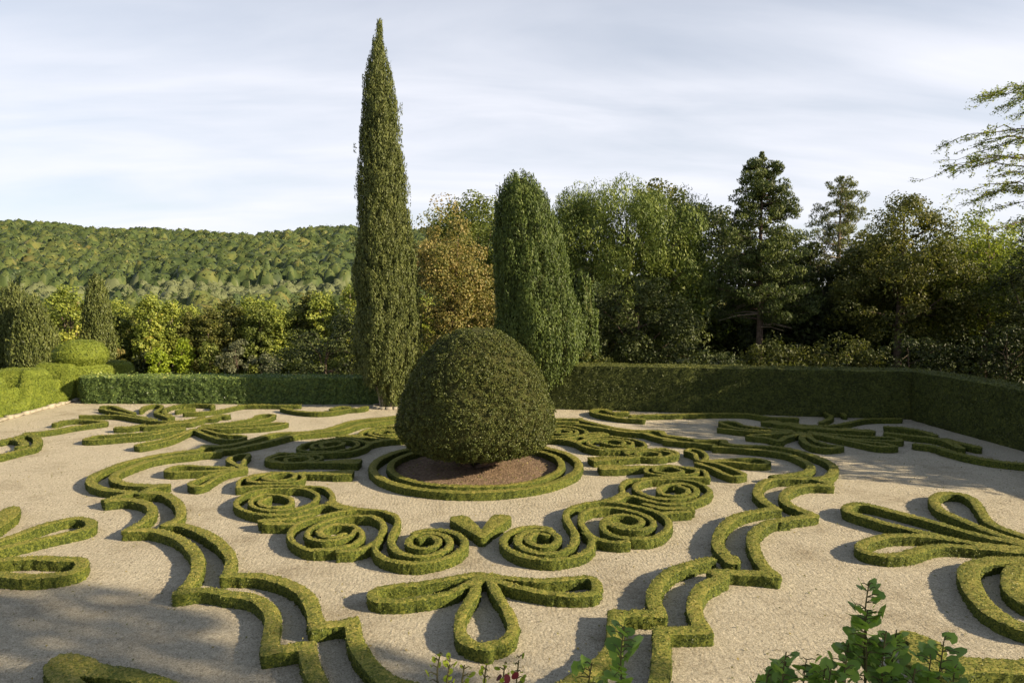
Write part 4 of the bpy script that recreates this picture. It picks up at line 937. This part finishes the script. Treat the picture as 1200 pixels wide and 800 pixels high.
# understorey behind the back hedge
us = [(6.6, 38.6, 2.4, 'olive_leaf', 'low yellow brown shrub behind the left end of the back hedge'),
      (14.6, 39.2, 2.4, 'dark_leaf', 'dark leafy shrub behind the back hedge below the dark broadleaf tree'),
      (18.2, 40.0, 3.2, 'olive_leaf', 'olive brown shrub under the tall dark pine'),
      (22.6, 39.4, 3.2, 'olive_leaf', 'olive brown shrub right of the tall dark pine'),
      (26.0, 38.6, 3.6, 'dark_leaf', 'dark shrub behind the corner of the tall hedges'),
      (30.4, 36.6, 4.0, 'dark_leaf', 'dense dark shrub behind the right hedge near its corner')]
for k, (x, y, h_, mt_, lab) in enumerate(us):
    tree('shrub', ground(x, y), h_ * 0.7, 0.07, [(0, 0, h_ * 0.5, h_ * 0.75, 1.5, h_ * 0.55), (0.8, 0, h_ * 0.35, h_ * 0.7, 1.5, h_ * 0.4)], 90, 0.5, 75, 0.15, 0.09, mt_, lab, 'shrub', limbs=8, tmean=0.3)
# second rank of trees that closes the gaps under the crowns
rk = [(25.0, 49.5, 'dark_leaf'), (32.6, 48.5, 'green_leaf'), (38.0, 48.8, 'olive_leaf'), (3.0, 57, 'green_leaf'), (7.5, 60, 'dark_leaf'), (12.5, 58, 'olive_leaf'), (16.5, 55, 'green_leaf'), (23.8, 54, 'dark_leaf'), (27.5, 58, 'green_leaf'), (32.0, 53, 'olive_leaf'), (36.0, 57, 'dark_leaf'), (40.5, 52, 'green_leaf'), (45.5, 54, 'olive_leaf'), (43.0, 46.5, 'dark_leaf'), (39.8, 40.5, 'green_leaf')]
rkl = {'green_leaf': 'green tree deep in the wood behind the front rank of trees', 'dark_leaf': 'dark tree deep in the wood behind the front rank of trees', 'olive_leaf': 'olive brown tree deep in the wood behind the front rank of trees'}
rkm = {}
for x, y, mt_ in rk:
    h_ = 10.0
    if mt_ not in rkm:
        rkm[mt_] = tree('woodland_tree', ground(x, y), h_ * 0.8, 0.2, [(0, 0, h_ * 0.6, 3.4, 2.8, h_ * 0.4), (1.0, 0, h_ * 0.28, 3.8, 2.8, h_ * 0.3), (-1.4, 0, h_ * 0.3, 3.0, 2.6, h_ * 0.28)], 210, 0.8, 55, 0.34, 0.22, mt_, rkl[mt_], group='second rank of woodland trees')
    else:
        copy_tree(rkm[mt_], ground(x, y), rng.uniform(-0.6, 0.6) + math.pi * rng.integers(2), rng.uniform(0.95, 1.15))

# feathery tree whose branches reach in at the right
root = empty('feathery_tree', ground(31.6, 34.6)); tag(root, 'feathery pale green tree reaching fine drooping branches into the sky at the right', 'tree')
a = Acc(); b = Acc()
tube(a, [(0, 0, -0.3), (0.1, 0, 3), (-0.1, 0.1, 6.5), (0, 0, 11), (0.2, 0, 17.5)], [0.34, 0.29, 0.24, 0.16, 0.05], 8)
for k in range(44):
    an = math.pi + rng.uniform(-1.25, 1.25) if k < 36 else rng.uniform(0, 6.28)
    z_ = rng.uniform(9.5, 17.0); l_ = rng.uniform(3.4, 7.2) * (1.0 if z_ < 14.6 else 0.75)
    d_ = np.array([math.cos(an), math.sin(an) * 0.7, 0.0])
    rise_ = rng.uniform(-0.4, 1.6)
    s = np.linspace(0, 1, 9)[:, None]
    path = np.array([0, 0, z_]) + d_ * l_ * s + np.array([0, 0, 1.0]) * (rise_ * np.sin(s * 2.2) - 0.35 * s ** 2 * l_ * 0.4) + 0.16 * rng.normal(size=(9, 3)) * s
    tube(a, path, np.linspace(0.045, 0.006, 9), 5)
    for m_ in range(17):
        u = rng.uniform(0.22, 1.0); p0 = np.array([np.interp(u, s[:, 0], path[:, c]) for c in range(3)])
        dd = unit(d_ + 0.8 * rng.normal(size=3) * (1, 1, 0.4) + (0, 0, -0.15)); ln = rng.uniform(0.35, 0.95)
        p1 = p0 + dd * ln * 0.5 + (0, 0, 0.02); p2 = p0 + dd * ln - (0, 0, 0.12 * ln)
        tube(a, [p0, p1, p2], [0.012, 0.008, 0.004], 4)
        n = int(40 * ln); uu = rng.random((n, 1))
        pos = p0 + (p2 - p0) * uu + 0.07 * rng.normal(size=(n, 3))
        leaves(b, pos, np.tile([0, 0, 1.0], (n, 1)), 0.14, 0.065, np.clip(rng.normal(0.5, 0.22, n), 0, 1), 0, spread=0.5)
a.build('trunk', [M['bark']], root, smooth=True); b.build('crown', [M['locust_leaf']], root)

# ------------------------------------------------------------------ left: meadow edge trees, cypresses, dark thicket
cypress('cypress', ground(-32.2, 62.0), [(0.0, 0.8), (1.5, 1.05), (4.0, 1.1), (6.2, 0.95), (7.8, 0.62), (8.7, 0.25), (9.1, 0.05)], 1500, 'cyp_leaf', 'slim olive green cypress beside the domed topiary', per=12, L=0.26, W=0.085, tuft=0.2)
cypress('cypress', ground(-37.9, 60.0), [(0.0, 1.6), (2.5, 2.0), (5.0, 1.7), (6.8, 1.1), (8.2, 0.05)], 1500, 'cyp_leaf', 'dark broad conifer behind the topiary humps at the left edge', per=12, L=0.26, W=0.085, tuft=0.22)
cypress('cypress', ground(-34.9, 57.5), [(0.0, 1.5), (2.2, 1.6), (4.2, 1.3), (5.8, 0.8), (6.9, 0.05)], 1300, 'cyp_leaf', 'shorter dark conifer behind the domed topiary', per=12, L=0.26, W=0.085, tuft=0.22)
tree('thicket', ground(-9.6, 46.5), 3.2, 0.12, [(0, 0, 2.2, 2.6, 1.8, 2.4), (2.4, 0, 3.0, 2.4, 1.8, 3.0), (-2.0, 0.4, 1.2, 2.2, 1.6, 1.7), (4.4, 1, 3.6, 2.2, 1.8, 3.4)], 190, 0.62, 85, 0.17, 0.1, 'dark_leaf', 'dark rounded thicket at the end of the laurel hedge left of the cypress', 'shrub', tmean=0.5)
tree('broadleaf_tree', ground(-39.5, 71.0), 6.5, 0.18, [(0, 0, 6.4, 2.0, 1.8, 3.0), (0.4, 0, 3.8, 2.0, 1.8, 2.6)], 80, 0.6, 60, 0.3, 0.2, 'yellow_leaf', 'yellow brown tree between the dark conifers and the slim cypress')

protos = []
def edge_proto(mt_, h_, w_, bark):
    o = tree('poplar_tree', (0, 0, 0), h_ * 0.92, 0.13, [(0, 0, h_ * 0.62, w_, w_, h_ * 0.40), (0, 0, h_ * 0.35, w_ * 1.1, w_, h_ * 0.28), (0, 0, h_ * 0.84, w_ * 0.6, w_ * 0.6, h_ * 0.18)], 130, 0.6, 60, 0.28, 0.2, mt_, '', style='broad', bark=bark, limbs=12, tmean=0.45)
    return o
pal = [('yellow_leaf', 10.6, 1.55, 'pale_bark', 'yellow green poplar in the tree line beyond the meadow'),
       ('olive_leaf', 10.2, 1.45, 'pale_bark', 'thin brownish tree with a pale trunk in the tree line beyond the meadow'),
       ('green_leaf', 9.4, 1.8, 'bark', 'green broadleaf tree in the tree line beyond the meadow')]
px_rows = []
k = 0
for x in np.arange(-47, 2, 1.9):
    px_rows.append((x + rng.uniform(-0.6, 0.6), 80 + rng.uniform(-1.5, 2.5), k)); k += 1
for x in np.arange(-52, 4, 2.3):
    px_rows.append((x + rng.uniform(-0.8, 0.8), 87 + rng.uniform(-1.5, 2.5), k)); k += 1
made = {}
for x, y, k in px_rows:
    ci_ = int(rng.choice(3, p=[0.52, 0.14, 0.34])); mt_, h_, w_, bk, lab = pal[ci_]
    sc_ = rng.uniform(0.76, 1.0) * (1.0 if y < 85 else 1.05)
    vi = int(rng.integers(2))
    if (ci_, vi) not in made:
        o = edge_proto(mt_, h_, w_, bk); made[(ci_, vi)] = o
        o.location = ground(x, y); o.rotation_euler = (0, 0, rng.uniform(0, 6.28)); o.scale = (sc_, sc_, sc_)
    else:
        o = copy_tree(made[(ci_, vi)], ground(x, y), rng.uniform(0, 6.28), (sc_ * rng.uniform(.9, 1.15), sc_ * rng.uniform(.9, 1.15), sc_ * rng.uniform(.92, 1.05)))
    tag(o, lab, 'tree', 'tree line beyond the meadow')
# low bushes at the meadow edge
for x, y, h_, w_, mt_, lab in ((-33.0, 75.5, 3.5, 1.0, 'lime_leaf', 'small bright lime yellow tree at the meadow edge'),
                               (-31.0, 77.0, 4.6, 0.95, 'lime_leaf', 'slender light green young tree next to the bright lime one'),
                               (-28.2, 77.0, 4.2, 0.95, 'green_leaf', 'small green tree with a bare stem at the meadow edge'),
                               (-35.2, 77.2, 3.4, 1.2, 'dark_leaf', 'dark bush left of the bright lime tree'),
                               (-38.4, 76.8, 3.8, 1.4, 'orange_leaf', 'rusty brown bush beside the slim olive green cypress'),
                               (-25.0, 76.0, 4.4, 2.0, 'grey_leaf', 'big grey green bush at the meadow edge'),
                               (-21.3, 75.4, 2.9, 1.1, 'grey_leaf', 'pale silvery little tree at the meadow edge'),
                               (-18.2, 76.0, 4.0, 1.6, 'green_leaf', 'green bush right of the pale silvery tree'),
                               (-14.8, 76.5, 4.6, 1.8, 'green_leaf', 'rounded green bush next to the dark thicket'),
                               (-42.5, 77.5, 4.2, 1.9, 'dark_leaf', 'dark bush behind the conifers at the left')):
    tree('bush', ground(x, y), h_ * 0.75, 0.07, [(0, 0, h_ * 0.55, w_, w_, h_ * 0.46)], 46, 0.42, 46, 0.24, 0.16, mt_, lab, 'bush', limbs=8)

# ------------------------------------------------------------------ wooded hill: one mass nobody could count
SP = 4.4; sx0, sy0 = -540.0, 96.0; snx, sny = 178, 126
SX = sx0 + (np.arange(snx)[:, None] + rng.uniform(0.1, 0.9, (snx, sny))) * SP
SY = sy0 + (np.arange(sny)[None, :] + rng.uniform(0.1, 0.9, (snx, sny))) * SP
SH = 3.2 + 5.4 * rng.random((snx, sny)) ** 1.4; SR = 1.7 + 2.8 * rng.random((snx, sny)) ** 1.3
kindn = wob(np.stack([SX, SY, 0 * SX], -1), 0.045) * 0.6 + wob(np.stack([SX, SY, 0 * SX], -1), 0.012) * 0.6
ST = 0.38 + 0.13 * kindn + 0.13 * rng.normal(size=SX.shape)
ST = np.where((SY < 215) & (kindn > -0.3), ST + 0.20, ST)
ol = (SY > 205) & (SY < 262) & (SX > -165) & (SX < -20)
ST = np.where(ol, 0.97, np.clip(ST, 0.02, 0.84)); SH = np.where(ol, SH * 0.55, SH); SR = np.where(ol, SR * 0.75, SR)
def hill_seen(x, y):
    return (x > -0.74 * y - 30) & (x < 0.28 * y + 50)
a = Acc()
for cs_, x0_, x1_, y0_, y1_ in ((1.15, -270, 140, 102, 300), (2.1, -530, 230, 300, 640)):
    cx_ = np.arange(x0_, x1_, cs_); cy_ = np.arange(y0_, y1_ + cs_, cs_)
    CX, CY = np.meshgrid(cx_, cy_, indexing='ij')
    CX = CX + rng.uniform(-0.3, 0.3, CX.shape) * cs_; CY = CY + rng.uniform(-0.3, 0.3, CX.shape) * cs_
    best = np.full(CX.shape, 0.2); bt = np.full(CX.shape, 0.3)
    ix = ((CX - sx0) / SP).astype(int); iy = ((CY - sy0) / SP).astype(int)
    for dx_ in (-1, 0, 1):
        for dy_ in (-1, 0, 1):
            a_ = np.clip(ix + dx_, 0, snx - 1); b_ = np.clip(iy + dy_, 0, sny - 1)
            d2 = ((CX - SX[a_, b_]) ** 2 + (CY - SY[a_, b_]) ** 2) / SR[a_, b_] ** 2
            hgt = SH[a_, b_] * (0.25 + 0.75 * np.sqrt(np.maximum(0, 1 - d2))) * (d2 < 1)
            m_ = hgt > best
            best = np.where(m_, hgt, best); bt = np.where(m_, ST[a_, b_], bt)
    CZ = tz(CX, CY) + best + rng.uniform(-0.75, 0.75, CX.shape)
    i, j = np.meshgrid(np.arange(len(cx_) - 1), np.arange(len(cy_) - 1), indexing='ij'); n_ = len(cy_)
    ok = hill_seen(CX[:-1, :-1], CY[:-1, :-1])
    F = np.stack([i * n_ + j, (i + 1) * n_ + j, (i + 1) * n_ + j + 1, i * n_ + j + 1], -1)[ok]
    fb = bt[:-1, :-1][ok]
    used = np.unique(F); rem = np.full(CX.size, -1); rem[used] = np.arange(len(used))
    a.add(np.stack([CX, CY, CZ], -1).reshape(-1, 3)[used], rem[F], np.clip(fb + np.where(fb > 0.9, 0, rng.normal(0, 0.10, len(fb))), 0, 1))
tx, ty, th2, tr, tt = (q[hill_seen(SX, SY) & (SY > 110)] for q in (SX, SY, SH, SR, ST))
n = len(tx); per = 10
idx = np.repeat(np.arange(n), np.where(ty < 190, 40, np.where(ty < 300, 30, 9))); tot = len(idx)
d = rand_dir(tot); d[:, 2] = np.abs(d[:, 2]); rxy = np.hypot(d[:, 0], d[:, 1])
pos = np.stack([tx[idx] + d[:, 0] * tr[idx] * 0.8, ty[idx] + d[:, 1] * tr[idx] * 0.8, tz(tx, ty)[idx] + th2[idx] * (0.25 + 0.75 * np.sqrt(1 - (0.8 * rxy) ** 2)) + 0.2], 1)
lsz = tr[idx] * np.where(ty[idx] < 300, 0.27, 0.42)
leaves(a, pos, d + (0, 0, 0.2), lsz, lsz * 0.6, np.clip(tt[idx] + np.where(tt[idx] > 0.9, 0, 0.12 * rng.normal(size=tot)), 0, 1), 0, spread=0.4)
tag(a.build('hill_wood', [M['hill_leaf']]), 'distant wooded hillside of pines rising behind the meadow trees', 'woodland', kind='stuff')

# ------------------------------------------------------------------ trees outside the frame on the right whose shade falls into the court
sp = tree('shade_tree', (25.2, 16.6, -0.05), 11, 0.3, [(0, 0, 8.0, 4.2, 4.2, 4.6), (1, 1, 5, 4, 4, 3.5)], 150, 0.95, 46, 0.42, 0.3, 'green_leaf', 'green broadleaf tree beyond the right hedge', group='trees beyond the right hedge')
sp.scale = (0.66, 0.66, 0.66)
for x, y, s in ((25.6, 21.2, 0.68), (26.6, 26.0, 0.70), (34.0, 17.6, 0.9), (36.0, 24.0, 1.0)):
    copy_tree(sp, (x, y, -0.05), rng.uniform(0, 6), s)
sp2 = tree('tall_tree', (24.2, -3.8, -0.05), 15.5, 0.34, [(0, 0, 13.5, 3.6, 3.2, 3.8), (1.2, 0, 10.5, 3.2, 3.0, 2.6)], 110, 0.95, 46, 0.42, 0.3, 'green_leaf', 'tall broadleaf tree beyond the right hedge beside the terrace', group='tall trees beside the terrace')
copy_tree(sp2, (30.6, -7.2, -0.05), 2.2, 0.95)

# ------------------------------------------------------------------ climbing shoots by the terrace, each big leaf a part
def vine_leaf_mesh(kind):
    a = Acc()
    if kind == 'lobed':
        ang = np.radians([-90, -55, -30, -5, 20, 45, 70, 90, 110, 135, 160, 185, 210, 235])
        rad = np.array([0.20, 0.50, 0.47, 0.53, 0.48, 0.52, 0.49, 0.58, 0.49, 0.52, 0.48, 0.53, 0.47, 0.50])
    else:
        ang = np.radians(np.arange(-90, 270, 36)); rad = np.array([0.42, 0.36, 0.33, 0.36, 0.45, 0.52, 0.45, 0.36, 0.33, 0.36])
    v = [(0, 0, 0)] + [(r * math.cos(q), r * math.sin(q), 0.10 * (r * math.cos(q)) ** 2 * 4 - 0.12 * r) for q, r in zip(ang, rad)]
    k = len(ang); f = [(0, 1 + m_, 1 + (m_ + 1) % k, 1 + (m_ + 2) % k) for m_ in range(0, k, 2)]
    tint = rng.uniform(0.1, 0.9)
    a.add(v, f, tint)
    return a
def leaf_set(mat, kind, n=5):
    return [vine_leaf_mesh(kind).mesh('leaf', [M[mat]], smooth=False) for _ in range(n)]
VL = leaf_set('vine_leaf', 'lobed', 6); RL = leaf_set('lime_leaf', 'oval', 4); RP = leaf_set('red_leaf', 'oval', 3)

def shoots(name, label, base, stems, sets, size, step, cat='climber'):
    """stems: polylines in world metres; leaves alternate along the upper part of every stem"""
    root = empty(name, base); B = np.array(base)
    a = Acc()
    for st_ in stems:
        p = smooth_path(np.array(st_, float) - B, 0.05)
        tube(a, p[::2] if len(p) > 6 else p, np.linspace(0.012, 0.004, len(p[::2]) if len(p) > 6 else len(p)), 5)
        ln = np.concatenate([[0], np.cumsum(np.linalg.norm(np.diff(p, axis=0), axis=1))])
        LEN = 0.5; s = max(0.0, ln[-1] - LEN)
        while s < ln[-1]:
            q = np.array([np.interp(s, ln, p[:, c]) for c in range(3)])
            for _ in range(2):
                an = rng.uniform(0, 6.28); fr_ = (s - max(0, ln[-1] - LEN)) / LEN
                L_ = size * rng.uniform(0.6, 1.15) * (1.1 - 0.45 * fr_)
                offs = np.array([math.cos(an), math.sin(an), 0.15]) * L_ * rng.uniform(0.5, 1.1)
                o = bpy.data.objects.new('leaf', sets[rng.integers(len(sets))]); C.objects.link(o); o.parent = root
                o.location = q + offs
                o.rotation_euler = (rng.uniform(0.2, 1.2), rng.uniform(-0.5, 0.5), an - math.pi / 2 + rng.uniform(-0.5, 0.5))
                o.scale = (L_, L_, L_)
                tube(a, [q, q + offs * 0.6 + (0, 0, 0.01), q + offs], [0.004, 0.003, 0.002], 4)
            s += step
    a.build('stem', [M['stem']], root, smooth=True)
    tag(root, label, cat)
    return root
def stem_to(x, y, z, bx, by, bend=0.0):
    return [(bx, by, -0.05), (bx + 0.1, by, 1.2), (0.5 * (bx + x) + bend, 0.5 * (by + y), 2.4), (0.25 * bx + 0.75 * x + bend * 0.6, y, z - 0.55), (x - 0.02, y, z - 0.2), (x, y, z)]
vs = [(2.11, 4.0, 3.74), (2.14, 4.05, 3.56), (2.20, 3.95, 3.44), (1.92, 3.9, 3.30), (2.30, 4.0, 3.42), (2.62, 4.0, 3.37), (2.50, 3.95, 3.28), (2.05, 4.1, 3.3), (2.36, 3.9, 3.22), (2.74, 4.05, 3.16)]
shoots('climbing_vine', 'leafy green vine shoots standing tallest in front of the gravel by the big petal fan', (2.1, 4.0, 0),
       [stem_to(x, y, z, 2.1 + 0.25 * (x - 2.1), 4.0, 0.1 * (x - 2.1)) for x, y, z in vs], VL, 0.115, 0.036)
vs = [(1.56, 3.95, 3.33), (1.72, 4.0, 3.28), (1.39, 3.95, 3.13), (1.64, 4.1, 3.22), (1.82, 3.9, 3.24), (1.50, 4.05, 3.18), (1.90, 4.1, 3.18), (1.76, 3.85, 3.15)]
shoots('climbing_vine', 'lower spray of green vine shoots left of the tallest vine shoots', (1.7, 4.0, 0),
       [stem_to(x, y, z, 1.7 + 0.25 * (x - 1.7), 4.0, 0.1 * (x - 1.7)) for x, y, z in vs], VL, 0.115, 0.036)
shoots('climbing_vine', 'single green vine shoot in front of the inner scalloped border', (0.5, 3.6, 0),
       [stem_to(0.46, 3.6, 3.70, 0.5, 3.6), stem_to(0.28, 3.6, 3.50, 0.48, 3.6)], VL, 0.12, 0.035)
shoots('rose_bush', 'pale green leafy rose tips with dark red blooms below the trefoil', (-0.3, 3.4, 0),
       [stem_to(x, 3.4 + 0.05 * k, z, -0.3, 3.4) for k, (x, z) in enumerate(((-0.49, 3.67), (-0.42, 3.60), (-0.30, 3.60), (-0.20, 3.57), (-0.12, 3.57), (-0.55, 3.58)))], RL, 0.06, 0.04, 'rose')
bl = bpy.data.objects['rose_bush']
for k in range(14):
    o = bpy.data.objects.new('petal', RP[k % 3]); C.objects.link(o); o.parent = bl
    o.location = (0.10 + rng.uniform(-0.11, 0.09), rng.uniform(-0.04, 0.04), 3.52 + rng.uniform(-0.05, 0.03))
    o.rotation_euler = tuple(rng.uniform(0, 3, 3)); o.scale = (0.05, 0.05, 0.05)

# fallen leaves and bits blown onto the gravel
n = 3500
fx = rng.uniform(-20, 19, n); fy = rng.uniform(8, 34, n)
a = Acc()
leaves(a, np.stack([fx, fy, np.full(n, 0.018)], 1), np.tile([0, 0, 1.0], (n, 1)), 0.05, 0.033, rng.uniform(0.0, 0.8, n), 0, spread=0.35)
tag(a.build('fallen_leaves', [M['orange_leaf']]), 'small dry leaves scattered on the gravel', 'leaves', kind='stuff')

n = 420
an = rng.uniform(0, 6.28, n); rr = 2.5 * np.sqrt(rng.random(n))
a = Acc()
leaves(a, np.stack([BC[0] + rr * np.cos(an), BC[1] + rr * np.sin(an), 0.07 + 0.10 * (1 - rr / 2.66)], 1), np.tile([0, 0, 1.0], (n, 1)), 0.07, 0.035, rng.uniform(0.0, 0.9, n), 0, spread=0.5)
tag(a.build('leaf_litter', [M['orange_leaf']]), 'dry leaf litter on the soil under the domed bush', 'leaves', kind='stuff')

# loose bigger pebbles and clods kicked up on the gravel
n = 9000
fx = rng.uniform(-20, 19, n); fy = 8 + 26 * rng.random(n) ** 1.5
a = Acc()
sz = rng.uniform(0.012, 0.035, n)
base = np.array([[-.5, -.5, -.3], [.5, -.5, -.3], [.5, .5, -.3], [-.5, .5, -.3], [0, 0, .35]])
Vp = base[None] * sz[:, None, None] * rng.uniform(0.6, 1.3, (n, 5, 3)) + np.stack([fx, fy, 0.012 + 0 * fx], 1)[:, None]
Fp = np.array([[0, 1, 4, 4], [1, 2, 4, 4], [2, 3, 4, 4], [3, 0, 4, 4]])
Vq = np.concatenate([Vp, Vp[:, 4:5] + 0.001], 1)
Fq = np.array([[0, 1, 4, 5], [2, 3, 5, 4]])
a.add(Vq.reshape(-1, 3), (Fq[None] + (np.arange(n) * 6)[:, None, None]).reshape(-1, 4))
tag(a.build('loose_pebbles', [M['stone']]), 'loose pebbles scattered over the gravel', 'pebbles', kind='stuff')
